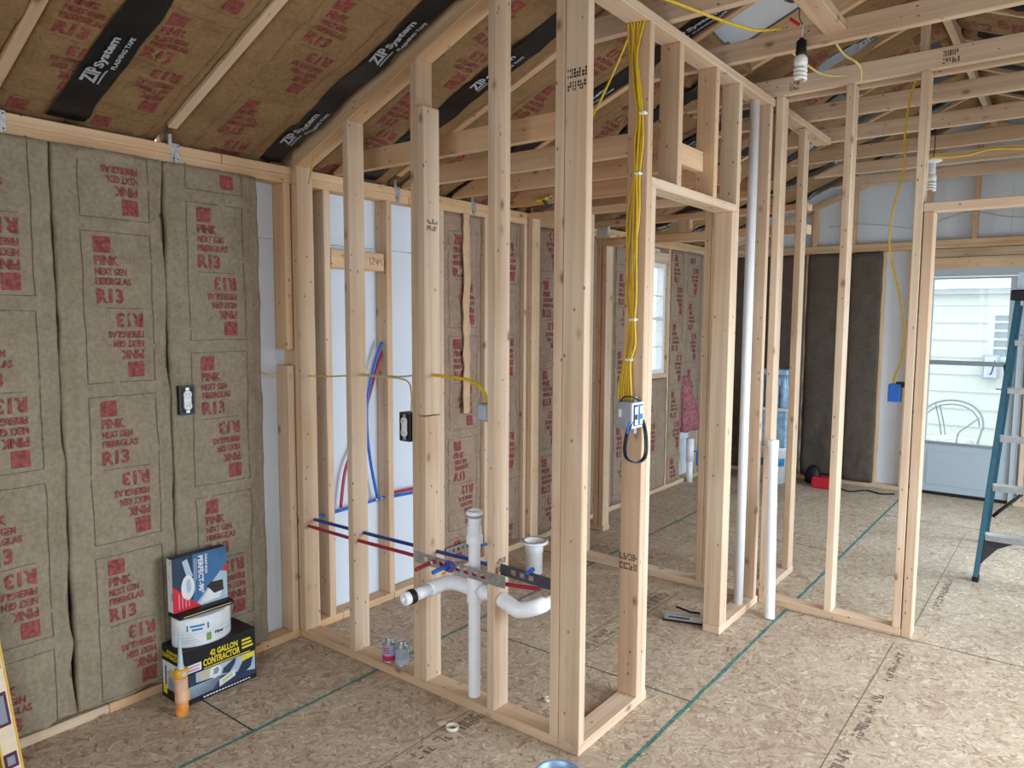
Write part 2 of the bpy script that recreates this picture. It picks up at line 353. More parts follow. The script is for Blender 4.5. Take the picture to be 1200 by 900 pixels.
def batt(parent, o, ud, vd, U, V, depth, seed, bulge=0.012, wr=0.006, nu=16, nv=56, mat=None, edge=0.004, frames=None, fu=0.075, ragged=0.0, name='insulation_batt', sag=0.0, slits=(), ink=None, flange=False):
    """paper-faced batt: origin o, u across, v along, faced on u x v; returns the object and its surface function"""
    mat = mat or KRAFT; o = Vector(o); ud = Vector(ud).normalized(); vd = Vector(vd).normalized(); nd = ud.cross(vd)
    def f(u, v):
        t = min(max(u/U, 0), 1); e = 1-abs(2*t-1)**5
        d = bulge*e + sag*e*(0.5+0.5*noise.noise(Vector((seed*3.1, v*1.3, 2))))
        d += wr*(0.35+0.65*e)*(noise.noise(Vector((u*7+seed, v*5, seed)))+0.6*noise.noise(Vector((u*17, v*11+seed, 3))) + 0.35*noise.noise(Vector((u*9+v*22, v*6-u*14+seed, 7))))
        cr = noise.noise(Vector((u*3.2+v*2.1, v*2.6-u*2.2+seed*2, 5))); d += wr*1.1*max(0, 1-abs(cr)*16)*e
        if flange and (u < 0.038 or u > U-0.038): d -= 0.005
        pin = 0.5+0.5*math.cos(v/0.23*2*PI+seed)
        if t < 0.06 or t > 0.94: d += 0.009*(1-pin)*(0.5+0.5*noise.noise(Vector((seed, v*3, t*3))))
        return d
    def wob(v, s): return edge*(noise.noise(Vector((seed*1.7+s*9, v*4.5, 1)))+0.5*noise.noise(Vector((seed+s*5, v*13, 4))))
    def P0(u, v): return o+ud*u+vd*v+nd*f(u, v)
    def P(u, v, off=0.0):
        a = u/U*nu; b = v/V*nv; i = min(max(int(a), 0), nu-1); j = min(max(int(b), 0), nv-1); a -= i; b -= j
        h = lambda ii, jj: f(U*ii/nu, V*jj/nv)
        d = (h(i, j)*(1-a)+h(i+1, j)*a)*(1-b)+(h(i, j+1)*(1-a)+h(i+1, j+1)*a)*b
        return o+ud*u+vd*v+nd*(d+off)
    vs = []
    for j in range(nv+1):
        for i in range(nu+1):
            u = U*i/nu; v = V*j/nv
            if i == 0: u += wob(v, 0)+abs(edge)*0.4
            if i == nu: u += wob(v, 1)-abs(edge)*0.4
            for sd_, va, vb, dp in slits:
                if va < v < vb and ((sd_ == 0 and i == 0) or (sd_ == 1 and i == nu)): u += (dp if sd_ == 0 else -dp)*math.sin(PI*(v-va)/(vb-va))**0.7
            if j == 0: v += ragged*(0.5+noise.noise(Vector((u*9+seed, 2, 2))))
            vs.append(P0(u, v))
    n1 = nu+1; fs = [(j*n1+i, j*n1+i+1, (j+1)*n1+i+1, (j+1)*n1+i) for j in range(nv) for i in range(nu)]
    rim = [i for i in range(n1)]+[j*n1+nu for j in range(1, nv+1)]+[nv*n1+i for i in range(nu-1, -1, -1)]+[j*n1 for j in range(nv-1, 0, -1)]
    b0 = len(vs)
    for r in rim: vs.append(vs[r]-nd*depth)
    k = len(rim); fs += [(rim[(i+1) % k], rim[i], b0+i, b0+(i+1) % k) for i in range(k)]; fs.append(tuple(b0+i for i in range(k-1, -1, -1)))
    cc = P(U/2, V/2); me = mesh_from(name, [v-cc for v in vs], fs, mat, smooth=True)
    ob = link(name, me, parent, cc)
    if frames is not None:
        pr = Print(lambda u, v, off: P(u, v, off+0.0016)-cc); vt = frames
        while vt > 0.02:
            if vt-0.567 < V-0.03: r13_frame(pr, fu, vt, V, ink or FRAMEINK)
            vt -= 0.617
        pr.build('print', ob)
    return ob, P

# ------------------------------------------------------------------ dimensions (metres)
XP = 1.606; XI = 1.517; Y3 = 1.835; Y3b = 1.924; RX = 2.27; XE = 4.54; YB = 5.30; YF = -3.20
TP0, TP1, TP2 = 2.172, 2.210, 2.248            # top plates of the outer walls
ZR, SL = 2.278, 0.41                          # underside of the rafters at the left wall, roof slope
TH = math.atan(SL); CS = math.cos(TH)
RAFT = [0.635+0.61*k for k in range(-6, 8)]
def zr(x): return ZR+SL*(x if x <= RX else XE-x)

# ------------------------------------------------------------------ floor
fl = root('floor', 'OSB subfloor of large sheets with green painted edges', 'floor', kind='structure')
XS = [-0.12, 0.553, 1.765, 2.985, 4.205, 4.66]; 
YS = [[-3.3, -3.06, -0.62, 1.82, 4.26, 5.42], [-3.3, -1.83, 0.607, 3.047, 5.42], [-3.3, -3.06, -0.62, 1.82, 4.26, 5.42], [-3.3, -1.83, 0.607, 3.047, 5.42], [-3.3, -0.62, 1.82, 4.26, 5.42]]
panels = {}
for i in range(5):
    x0, x1 = XS[i], XS[i+1]
    for j in range(len(YS[i])-1):
        y0, y1 = YS[i][j], YS[i][j+1]; g = 0.0008; mb = MB(); e = 0.0075
        cx, cy = (x0+x1)/2, (y0+y1)/2; hx, hy = (x1-x0)/2-g, (y1-y0)/2-g*1.5
        mb.box(-hx, hx, -hy, hy, -0.018, 0, OSB)
        for a, b in ((-hx, -hx+e), (hx-e, hx)):
            n = 40
            for q in range(n):
                ya, yb = -hy+2*hy*q/n, -hy+2*hy*(q+1)/n
                wv = lambda yy: 0.004*noise.noise(Vector((yy*9+cx, cx, cy)))
                if a < 0: pts = [(-hx, ya, 0.0006), (b+wv(ya+cy), ya, 0.0006), (b+wv(yb+cy), yb, 0.0006), (-hx, yb, 0.0006)]
                else: pts = [(a+wv(ya+cy), ya, 0.0006), (hx, ya, 0.0006), (hx, yb, 0.0006), (a+wv(yb+cy), yb, 0.0006)]
                mb.poly(pts, GREEN)
        for b in (-hy, hy-0.0022): mb.box(-hx, hx, b, b+0.0022, -0.017, 0.0005, DGREEN)
        panels[(i, j)] = (mb.build('floor_panel', fl, (cx, cy, 0)), cx, cy)
def floor_print(key, x0, x1, y0, y1, lines, rows, seed):
    """printed grade band on a sheet: rules and a run of illegible block marks"""
    ob, cx, cy = panels[key]; rr = random.Random(seed); pr = Print(lambda u, v, off: Vector((u-cx, v-cy, off)))
    for u in lines: pr.rect(u, y0, u+0.004, y1, FLOORINK, 0.0008, 0.3)
    for (ua, ub, va, vb) in rows:
        v = va
        while v < vb:
            d = rr.uniform(0.006, 0.014)
            if rr.random() < 0.8:
                a = ua+(ub-ua)*rr.choice([0, 0, 0.45]); b_ = ub-(ub-ua)*rr.choice([0, 0, 0.5])
                if b_ > a: pr.rect(a, v, b_, v+d, FLOORINK, 0.0008, 0.3)
                if rr.random() < 0.6: u = ua+(ub-ua)*rr.choice([0, 0.45, 0.85]); pr.rect(u, v, u+0.008, v+0.022, FLOORINK, 0.0009, 0.3)
            v += d+rr.uniform(0.004, 0.012)
    pr.build('print', ob)
floor_print((1, 1), 1.09, 1.2, -0.75, -0.02, (1.092, ), [(1.12, 1.175, -0.36, 0.02), (1.12, 1.16, -0.62, -0.46)], 3)
floor_print((1, 2), 1.0, 1.2, 0.72, 1.7, (1.092, 1.20), [(1.12, 1.18, 0.75, 1.0), (1.12, 1.18, 1.3, 1.62)], 4)
floor_print((2, 2), 2.3, 2.42, -0.3, 1.75, (2.302, ), [(2.33, 2.37, 0.45, 0.62), (2.34, 2.375, 0.75, 1.2), (2.34, 2.37, 1.3, 1.62)], 5)
floor_print((2, 3), 2.3, 2.42, 2.0, 4.1, (2.345, ), [(2.38, 2.41, 2.3, 2.9)], 6)
mbk = MB().box(-0.15, 4.7, -3.35, 5.45, -0.30, -0.0185, WOODP); mbk.build('joist_deck', fl)

# ------------------------------------------------------------------ left wall
wl = root('wall_left', 'left outer stud wall with paper-faced insulation and white foam sheathing', 'wall', kind='structure')
board('bottom_plate', wl, -0.089, 0, -3.2, -0.9, 0, 0.038, 'Y'); board('bottom_plate', wl, -0.089, 0, -0.898, 0.26, 0, 0.038, 'Y', WOODO)
board('bottom_plate', wl, -0.089, 0, 0.262, 0.62, 0, 0.038, 'Y', WOODO); board('bottom_plate', wl, -0.089, 0, 0.622, 5.3, 0, 0.038, 'Y')
board('top_plate', wl, -0.089, 0, -3.2, 0.75, TP0, TP1, 'Y', WOODO); board('top_plate', wl, -0.089, 0, 0.752, 5.3, TP0, TP1, 'Y', WOODO)
board('top_plate', wl, -0.089, 0, -3.2, -0.35, TP1, TP2, 'Y', WOODO); board('top_plate', wl, -0.089, 0, -0.348, 2.9, TP1, TP2, 'Y', WOODO); board('top_plate', wl, -0.089, 0, 2.902, 5.3, TP1, TP2, 'Y', WOODO)
WS = [0.18+0.406*k for k in range(-8, 13)]
for y in WS:
    if 3.25 < y+0.02 < 3.95 or abs(y+0.632) < 0.01 or abs(y+1.038) < 0.01: continue   # two studs left out so the paper slits look dark
    m = WOOD
    board('stud', wl, -0.089, 0, y, y+0.038, 0.038, TP0, 'Z', m)
# the split stud beside the partition: two lengths with a gap where the cable passes
board('stud', wl, -0.089, 0, -0.046, -0.008, 0.038, 1.33, 'Z', WOOD); board('stud', wl, -0.089, 0, -0.046, -0.008, 1.405, TP0, 'Z', WOODO)
board('stud', wl, -0.089, 0, 0.0, 0.038, 0.038, TP0, 'Z', WOODO)
blk = board('blocking', wl, -0.038, 0, 0.222, 0.567, 1.80, 1.892, 'Y', WOODO)
mb = MB(); [mb.tube([(0.0192, -z, y) for y, z in st], 0.0014, STAMP, 5) for st in ([(0.075, 0.022), (0.078, -0.005), (0.074, -0.022)], [(0.088, 0.015), (0.102, 0.02), (0.098, 0.0), (0.088, -0.012), (0.105, -0.014)], [(0.112, 0.012), (0.122, -0.008), (0.132, 0.014), (0.126, -0.022)], [(0.140, -0.006), (0.15, 0.012), (0.158, -0.02)])]; mb.build('pencil_mark', blk)
for y0, y1 in ((3.25, 3.288), (3.95, 3.988)): board('stud', wl, -0.089, 0, y0, y1, 0.038, TP0, 'Z')
board('window_sill_plate', wl, -0.089, 0, 3.288, 3.95, 1.03, 1.068, 'Y'); board('window_header', wl, -0.089, 0, 3.288, 3.95, 2.04, 2.13, 'Y')
# foam sheathing in sheets with taped joints, window opening left free
for y0, y1 in ((-3.3, -1.25), (-1.25, 1.19), (1.19, 2.78)):
    for z0, z1 in ((0, 1.92), (1.923, TP2)):
        MB().box(-0.120, -0.0895, y0+0.0015, y1-0.0015, z0, z1, FOAM).build('sheathing_panel', wl)
for a in ((2.78, 3.288, 0, TP2), (3.95, 5.33, 0, TP2), (3.29, 3.948, 0, 1.066), (3.29, 3.948, 2.042, TP2)):
    MB().box(-0.120, -0.0895, a[0]+0.0015, a[1]-0.0015, a[2], a[3], FOAM).build('sheathing_panel', wl)
# paper-faced batts, near bays first
UY, UZ = (0, 1, 0), (0, 0, 1)
SLITS = {1.3: ((1, 0.05, 0.30, 0.010), (1, 0.30, 0.62, 0.016), (1, 1.0, 1.2, 0.006), (1, 1.75, 2.0, 0.005)), 2.1: ((1, 0.62, 0.84, 0.010), (1, 1.22, 1.52, 0.015), (1, 1.60, 2.10, 0.012)), 3.7: ((0, 1.66, 1.95, 0.006), )}
BV = TP0-0.045
for (y0, y1, ft, sd) in ((-1.43, -1.018, 1.577-0.045+0.617, 1.3), (-1.018, -0.612, 1.872-0.045+0.617, 2.1), (-0.612, -0.190, 2.026-0.045+0.617, 3.7)):
    batt(wl, (0.014, y0, 0.045), UY, UZ, y1-y0, BV, 0.08, sd, 0.011, 0.0095, 28, 110, flange=True, frames=ft, fu=0.083, ragged=0.03, edge=0.0075, slits=SLITS[sd])
for (y0, y1, ft, sd) in ((-1.85, -1.43, 2.3, 9.2), (-2.27, -1.85, 2.5, 5.2)):
    batt(wl, (0.004, y0, 0.045), UY, UZ, y1-y0, BV, 0.075, sd, 0.010, 0.0055, 10, 40, frames=ft, fu=0.083)
for (y0, y1, ft, sd) in ((1.035, 1.395, 2.02, 6.6), (1.44, 1.795, 2.3, 8.4)):
    batt(wl, (-0.03, y0, 0.045), UY, UZ, y1-y0, BV, 0.05, sd, 0.016, 0.016, 16, 70, frames=ft, fu=0.05, edge=0.012, ragged=0.02, mat=KRAFTB)
for (y0, y1, ft, sd) in ((1.96, 2.21, 2.4, 11.5), (2.25, 2.43, 2.1, 12.3), (2.57, 2.99, 2.2, 13.1), (2.99, 3.255, 2.5, 14.9), (3.985, 4.24, 2.1, 15.2), (4.24, 4.65, 2.4, 16.7), (4.65, 5.20, 2.2, 17.2)):
    z0 = 0.55 if y0 == 4.24 else 0.045
    batt(wl, (0.004, y0, z0), UY, UZ, y1-y0, TP0-z0, 0.06, sd, 0.012, 0.010, 10, 44, frames=ft, fu=max(-0.02, (y1-y0-0.256)/2), edge=0.008, mat=KRAFTB)
batt(wl, (0.004, 3.288, 0.045), UY, UZ, 0.66, 0.98, 0.06, 18.2, 0.012, 0.010, 12, 30, frames=0.9, fu=0.2, mat=KRAFTB)
# a torn vertical strip of bare paper hanging on the batt facing in the bathroom
mb = MB(); vs = []; 
for j in range(31):
    z = 0.98+1.19*j/30; wdt = 0.028+0.010*noise.noise(Vector((j*0.5, 1, 2))); yc = 1.215+0.014*noise.noise(Vector((j*0.22, 4, 2)))
    vs += [Vector((0.012, yc-wdt, z)), Vector((0.020, yc, z)), Vector((0.012, yc+wdt, z)), Vector((0.006, yc+wdt, z)), Vector((0.006, yc-wdt, z))]
mb.add(vs, [(j*5+i, j*5+(i+1) % 5, (j+1)*5+(i+1) % 5, (j+1)*5+i) for j in range(30) for i in range(5)], plain('pale_wood_strip', (0.60, 0.40, 0.25), 0.8)); mb.build('furring_strip', wl)

# window in the left wall, far along
win = root('window_1', 'small bright window in the left wall beyond the partitions', 'window', kind='structure')
mb = MB()
for b in ((3.288, 3.33, 1.068, 2.04), (3.908, 3.95, 1.068, 2.04), (3.33, 3.908, 1.068, 1.108), (3.33, 3.908, 2.0, 2.04), (3.33, 3.908, 1.54, 1.57)):
    mb.box(-0.10, -0.03, b[0], b[1], b[2], b[3], WHITEP)
mb.build('window_frame', win); MB().box(-0.07, -0.066, 3.33, 3.908, 1.108, 2.0, GLASSM).build('pane', win)
for z in (1.3, 1.75): MB().box(-0.06, -0.045, 3.33, 3.908, z, z+0.012, WHITEP).build('muntin', win)

# ------------------------------------------------------------------ back wall with gable, and the storm door
wb = root('wall_back', 'far gable wall with white foam panels and shade-darkened insulation bays', 'wall', kind='structure')
for x0, x1 in ((0.0, 1.80), (2.56, 4.54)): board('bottom_plate', wb, x0, x1, YB-0.045, YB+0.04, 0, 0.038, 'X')
board('top_plate', wb, 0, 4.54, YB-0.045, YB+0.04, TP0+0.004, TP1, 'X', WOODO); board('top_plate', wb, 0, 4.54, YB-0.045, YB+0.04, TP1, TP2, 'X', WOODO)
board('door_header', wb, 1.74, 2.62, YB-0.047, YB-0.008, 2.00, 2.095, 'X', WOODO)
board('door_header_board', wb, 1.74, 2.62, YB-0.03, YB+0.04, 2.097, 2.172, 'X', WOODP)
for x in (0.0, 0.39, 0.79, 1.19, 1.455, 1.69, 1.74, 2.585, 2.625, 3.0, 3.4, 3.8, 4.2, 4.50):
    board('stud', wb, x, x+0.038, YB-0.045, YB+0.04, 0.038, TP0, 'Z', WOODO if 1.4 < x < 1.8 else WOOD)
for x in (0.45, 0.85, 1.19, 1.80, 2.15, 2.75, 3.15, 3.6, 4.0):
    board('gable_stud', wb, x, x+0.038, YB-0.045, YB+0.04, TP2, zr(x+0.02)-0.012-0.02, 'Z', WOODO)
for s in (0, 1):
    p0, p1 = ((0.0, YB, ZR-0.02), (RX, YB, ZR+SL*RX-0.02)) if s == 0 else ((RX, YB, ZR+SL*RX-0.02), (XE, YB, ZR-0.02))
    board2('gable_plate', wb, p0, p1, 0.085, 0.036, WOODO)
yb0, yb1 = YB+0.042, YB+0.072
for x0, x1, z0, z1 in ((-0.12, 0.60, 0, 2.2), (0.60, 1.818, 0, 2.2), (1.82, 2.56, 2.0, 2.2), (2.562, 3.2, 0, 2.2), (3.2, 4.66, 0, 2.2)):
    MB().box(x0+0.001, x1-0.001, yb0, yb1, z0, z1, FOAM).build('sheathing_panel', wb)
def gable_panel(parent, xa, xb, y0, y1):
    xs = [xa] + ([RX] if xa < RX < xb else []) + [xb]; mb = MB(); top = [Vector((x, 0, zr(x)+0.158)) for x in xs]
    pts = [Vector((xa, 0, 2.202)), Vector((xb, 0, 2.202))]+top[::-1]
    a = [p+Vector((0, y0, 0)) for p in pts]; b = [p+Vector((0, y1, 0)) for p in pts]; n = len(pts)
    mb.add(a+b, [tuple(range(n)), tuple(range(2*n-1, n-1, -1))]+[(i, n+i, n+(i+1) % n, (i+1) % n) for i in range(n)], FOAM); mb.build('gable_panel', parent)
for xa, xb in ((-0.12, 1.2), (1.202, 2.42), (2.422, 3.6), (3.602, 4.66)): gable_panel(wb, xa, xb, yb0, yb1)
BX, BZ = (1, 0, 0), (0, 0, 1)
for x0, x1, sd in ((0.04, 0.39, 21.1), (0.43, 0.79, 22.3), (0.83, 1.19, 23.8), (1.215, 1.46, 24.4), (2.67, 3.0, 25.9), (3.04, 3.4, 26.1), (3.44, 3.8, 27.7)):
    batt(wb, (x0-0.012, YB-0.048, 0.045), BX, BZ, x1-x0+0.03, TP0-0.05, 0.06, sd, 0.012, 0.012, 10, 44, KRAFTSHADE, edge=0.006)

door = root('door_1', 'pale grey storm door with tall glass and middle rail in the far wall', 'door', kind='structure')
DX0, DX1 = 1.80, 2.56; dy = YB+0.01
mb = MB(); mb.box(DX0, DX0+0.035, dy-0.03, dy+0.05, 0.0, 2.0, DOORM); mb.box(DX1-0.035, DX1, dy-0.03, dy+0.05, 0, 2.0, DOORM); mb.box(DX0+0.035, DX1-0.035, dy-0.03, dy+0.05, 1.935, 2.0, DOORM); mb.build('door_frame', door)
mb = MB(); a, b = DX0+0.04, DX1-0.04
mb.box(a, a+0.045, dy, dy+0.03, 0.03, 1.93, DOORM); mb.box(b-0.075, b, dy, dy+0.03, 0.03, 1.93, DOORM); mb.box(a+0.045, b-0.075, dy, dy+0.03, 0.03, 0.46, DOORM); mb.box(a+0.045, b-0.075, dy, dy+0.03, 1.91, 1.93, DOORM)
mb.build('door_leaf', door)
MB().box(a+0.06, b-0.10, dy-0.004, dy, 0.09, 0.40, DOORM, bev=0.003).build('door_panel', door)
MB().box(a+0.03, b-0.06, dy-0.01, dy+0.012, 0.46, 0.482, plain('grey_trim', (0.25, 0.28, 0.31), 0.5)).build('glass_stop', door)
MB().box(a+0.045, b-0.075, dy-0.004, dy+0.014, 1.165, 1.205, MATS['grey_trim']).build('middle_rail', door)
for z0, z1 in ((0.482, 1.165), (1.205, 1.91)): MB().box(a+0.045, b-0.075, dy+0.015, dy+0.019, z0, z1, GLASSM).build('pane', door)
mb = MB(); mb.tube([(b-0.05, dy-0.02, 0.98), (b-0.05, dy-0.045, 0.98), (b-0.13, dy-0.045, 0.98)], 0.008, STEEL, 8, False); mb.box(b-0.065, b-0.035, dy-0.02, dy, 0.92, 1.04, STEEL); mb.build('door_handle', door)
MB().box(a, b, dy-0.002, dy+0.03, 0.0, 0.028, BLACK).build('door_sweep', door)

# ------------------------------------------------------------------ right wall and front wall (behind the viewer), with their openings
wr_ = root('wall_right', 'right outer wall with a wide door opening', 'wall', kind='structure')
wf = root('wall_front', 'front outer wall behind the viewer with a wide window opening', 'wall', kind='structure')
for y0, y1, z0, z1 in ((-3.3, -0.22, 0, TP2), (2.12, 2.88, 0, TP2), (4.32, 5.37, 0, TP2), (2.88, 4.32, 0, 0.88), (2.88, 4.32, 2.02, TP2), (-0.22, 2.12, 2.12, TP2)):
    MB().box(XE+0.09, XE+0.12, y0+0.001, y1-0.001, z0, z1, FOAM).build('sheathing_panel', wr_)
for y0, y1 in ((-3.2, -0.22), (2.12, 5.3)): board('bottom_plate', wr_, XE, XE+0.089, y0, y1, 0, 0.038, 'Y')
board('top_plate', wr_, XE, XE+0.089, -3.2, 5.3, TP0, TP1, 'Y'); board('top_plate', wr_, XE, XE+0.089, -3.2, 5.3, TP1, TP2, 'Y')
k = 0; y = -3.15
while y < 5.2:
    if not (-0.26 < y < 2.12 or 2.84 < y < 4.30):
        board('stud', wr_, XE, XE+0.089, y, y+0.038, 0.038, TP0, 'Z')
        y1 = y+0.406
        if not (-0.3 < y1 < 2.2 or 2.86 < y1 < 4.6) and y1 < 5.3: batt(wr_, (XE-0.004, y1, 0.045), (0, -1, 0), UZ, 0.40, BV, 0.06, 40+k, 0.012, 0.008, 6, 16)
    k += 1; y += 0.406
board('stud', wr_, XE, XE+0.089, -0.258, -0.22, 0.038, TP0, 'Z'); board('stud', wr_, XE, XE+0.089, 2.12, 2.158, 0.038, TP0, 'Z')
for x0, x1, z0, z1 in ((-0.12, 1.43, 0, 2.2), (4.07, 4.66, 0, 2.2), (1.43, 4.07, 0, 0.64), (1.43, 4.07, 2.37, 2.38)):
    MB().box(x0+0.001, x1-0.001, YF-0.03, YF, z0, z1, FOAM).build('sheathing_panel', wf)
for xa, xb in ((-0.12, 1.43), (4.07, 4.66)): gable_panel(wf, xa, xb, YF-0.03, YF)
xs = [1.43, RX, 4.07]; mb = MB(); pts = [Vector((1.43, YF-0.03, 2.38)), Vector((4.07, YF-0.03, 2.38))]+[Vector((x, YF-0.03, zr(x)+0.158)) for x in xs[::-1]]
n = len(pts); mb.add(pts+[p+Vector((0, 0.03, 0)) for p in pts], [tuple(range(n))[::-1], tuple(range(n, 2*n))]+[(i, (i+1) % n, n+(i+1) % n, n+i) for i in range(n)], FOAM); mb.build('gable_panel', wf)
for x in (0.1, 0.5, 0.9): batt(wf, (x+0.4, YF+0.06, 0.045), (-1, 0, 0), UZ, 0.39, BV, 0.055, 60+x, 0.012, 0.008, 6, 16)

# ------------------------------------------------------------------ roof / ceiling
ce = root('ceiling', 'pitched roof of rafters with paper-faced insulation, black seam tape and cross ties', 'ceiling', kind='structure')
nW = Vector((SL, 0, -1)).normalized()          # inward normal of the left slope
for y in RAFT:
    if not (-2.4 < y < 5.25): continue
    h = 0.07/CS
    board2('rafter', ce, (0.02, y, zr(0.02)+h), (RX-0.02, y, zr(RX-0.02)+h), 0.038, 0.14, WOODO if y > -0.5 else WOOD)
    board2('rafter', ce, (RX+0.02, y, zr(RX+0.02)+h), (XE-0.02, y, zr(XE-0.02)+h), 0.038, 0.14)
board('ridge_board', ce, RX-0.019, RX+0.019, -3.2, 5.28, 3.14, 3.34, 'Y')
for x0, x1, s in ((-0.25, RX, 0), (RX, XE+0.25, 1)):
    mb = MB(); z0, z1 = ZR+SL*(x0 if s == 0 else XE-x0)+0.165, ZR+SL*(x1 if s == 0 else XE-x1)+0.165
    vs = [Vector((x, y, z+d)) for d in (0, 0.02) for (x, z) in ((x0, z0), (x1, z1)) for y in (-3.35, 5.45)]
    mb.add(vs, [(0, 1, 3, 2), (4, 6, 7, 5), (0, 4, 5, 1), (2, 3, 7, 6), (0, 2, 6, 4), (1, 5, 7, 3)], FOAM); mb.build('roof_panel', ce)
VS = (CS, 0, math.sin(TH))
def slope_pt(x, dz=0): return (x, 0, zr(x)+dz)
VLEN = (RX-0.03)/CS
def roof_tape(Pf, ob, uc, wdt, v0, v1, seed, texts):
    cc = ob.location; vs = []; n = 46
    def cen(v): return uc+0.018*noise.noise(Vector((seed, v*2.2, 5)))+0.006*noise.noise(Vector((seed, v*9, 2)))
    for j in range(n+1):
        v = v0+(v1-v0)*j/n
        ww = wdt/2*(1+0.16*noise.noise(Vector((seed, v*6, 8))))
        for du in (-ww, -ww*0.4, ww*0.4, ww): vs.append(Pf(cen(v)+du, v, 0.007+0.003*noise.noise(Vector((v*14, du*30, seed)))))
    cm = vs[len(vs)//2].copy()
    mb = MB(); mb.add([p-cm for p in vs], [(j*4+i, j*4+i+1, j*4+5+i, j*4+4+i) for j in range(n) for i in range(3)], TAPE, True)
    t = mb.build('seam_tape', ce, cm)
    pr = Print(lambda u, v, off: Pf(u, v, off+0.0115)-cm)
    for v in texts:
        if v < v1-0.3:
            c = cen(v+0.13)
            pr.text('ZIP', c+0.004, v, 0.050, WHITEINK, 0.085, 2); pr.text('System', c+0.004, v+0.092, 0.040, WHITEINK, 0.16, 2)
            pr.rect(c+0.012, v, c+0.018, v+0.085, WHITEINK, 0.0012, 0.02); pr.text('FLASHING TAPE', c+0.034, v+0.10, 0.016, WHITEINK, 0.17, 2)
    pr.build('print', t)
# bays of the left slope: (y0, y1, seam) ; one bay is bare near the ridge and shows the white deck
bays = []
for i in range(len(RAFT)-1):
    a, b = RAFT[i]+0.019, RAFT[i+1]-0.019
    if b < -2.2 or a > 5.2: continue
    seam = {-1.195: -0.945, -0.585: -0.095, 0.025: 0.455, 0.635: 1.135}.get(round(RAFT[i], 3), a+0.40)
    if abs(b-0.006) < 0.002: b = -0.010
    if abs(a-0.044) < 0.002: a = 0.094
    bays.append((a, min(b, 5.25), seam))
for i, (a, b, seam) in enumerate(bays):
    near = -1.3 < a < 1.5; top = VLEN if not 1.2 < a < 1.3 else 1.60
    nv = 70 if near else 34; nu = 14 if near else 8; sd = 70.3+i*1.37
    P0 = None
    for (u0, u1, q) in ((a, seam, 0), (seam, b, 1)):
        ft = 2.6+0.31*((i*3+q*2) % 4); fuo = (u1-u0-0.256)/2
        if i == 99: pass
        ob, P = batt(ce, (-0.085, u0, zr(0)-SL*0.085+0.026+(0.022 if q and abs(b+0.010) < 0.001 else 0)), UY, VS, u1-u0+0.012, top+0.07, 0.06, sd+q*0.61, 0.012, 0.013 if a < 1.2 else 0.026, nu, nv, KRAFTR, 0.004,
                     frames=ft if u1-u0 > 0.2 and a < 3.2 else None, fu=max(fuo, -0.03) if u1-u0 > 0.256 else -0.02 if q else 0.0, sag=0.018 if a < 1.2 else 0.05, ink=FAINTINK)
        if q == 0: P0 = (ob, P, u0)
    def Pt(u, v, off, A=P0[1], ua=P0[2], B=P, ub=u0, s=seam):
        base = Vector((-0.085, 0, zr(0)-SL*0.085+0.026))+Vector(VS)*v
        h = max((Q(s+du-uq, v)-base).dot(nW) for Q, uq, du in ((A, ua, -0.055), (A, ua, -0.02), (B, ub, 0.02), (B, ub, 0.055)))
        q = base+nW*(h+off); q.y = u; return q
    roof_tape(Pt, ob, seam, 0.102 if abs(seam+0.095) < 0.01 else 0.126, 0.06, top+0.02, sd, [0.20+0.05*(i % 3)+0.62*k for k in range(4)])
# right slope
VE = (-CS, 0, math.sin(TH))
for i, (a, b, seam) in enumerate(bays):
    sd = 90.1+i*1.13
    for (u0, u1) in ((a, seam), (seam, b)):
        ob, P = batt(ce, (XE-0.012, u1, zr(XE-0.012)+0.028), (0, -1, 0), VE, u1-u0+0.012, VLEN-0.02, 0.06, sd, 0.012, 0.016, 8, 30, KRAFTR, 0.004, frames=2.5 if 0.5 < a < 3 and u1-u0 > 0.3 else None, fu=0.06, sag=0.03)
        sd += 0.5
    def Pt(u, v, off, P=P, u1=b): return P(u1-u, v, off)
    roof_tape(Pt, ob, seam, 0.10, 0.0, VLEN-0.1, sd, [])
for i, (a, b, seam) in enumerate(bays):
    a, b = min(a, a-0.06 if abs(a-0.094) < 0.01 else a), (b+0.06 if abs(b+0.010) < 0.01 else b)
    board('eave_block', ce, -0.126, -0.0895, a, b, TP2, 2.46, 'Y', WOODO); board('eave_block', ce, XE+0.0895, XE+0.126, a, b, TP2, 2.46, 'Y', WOODO)
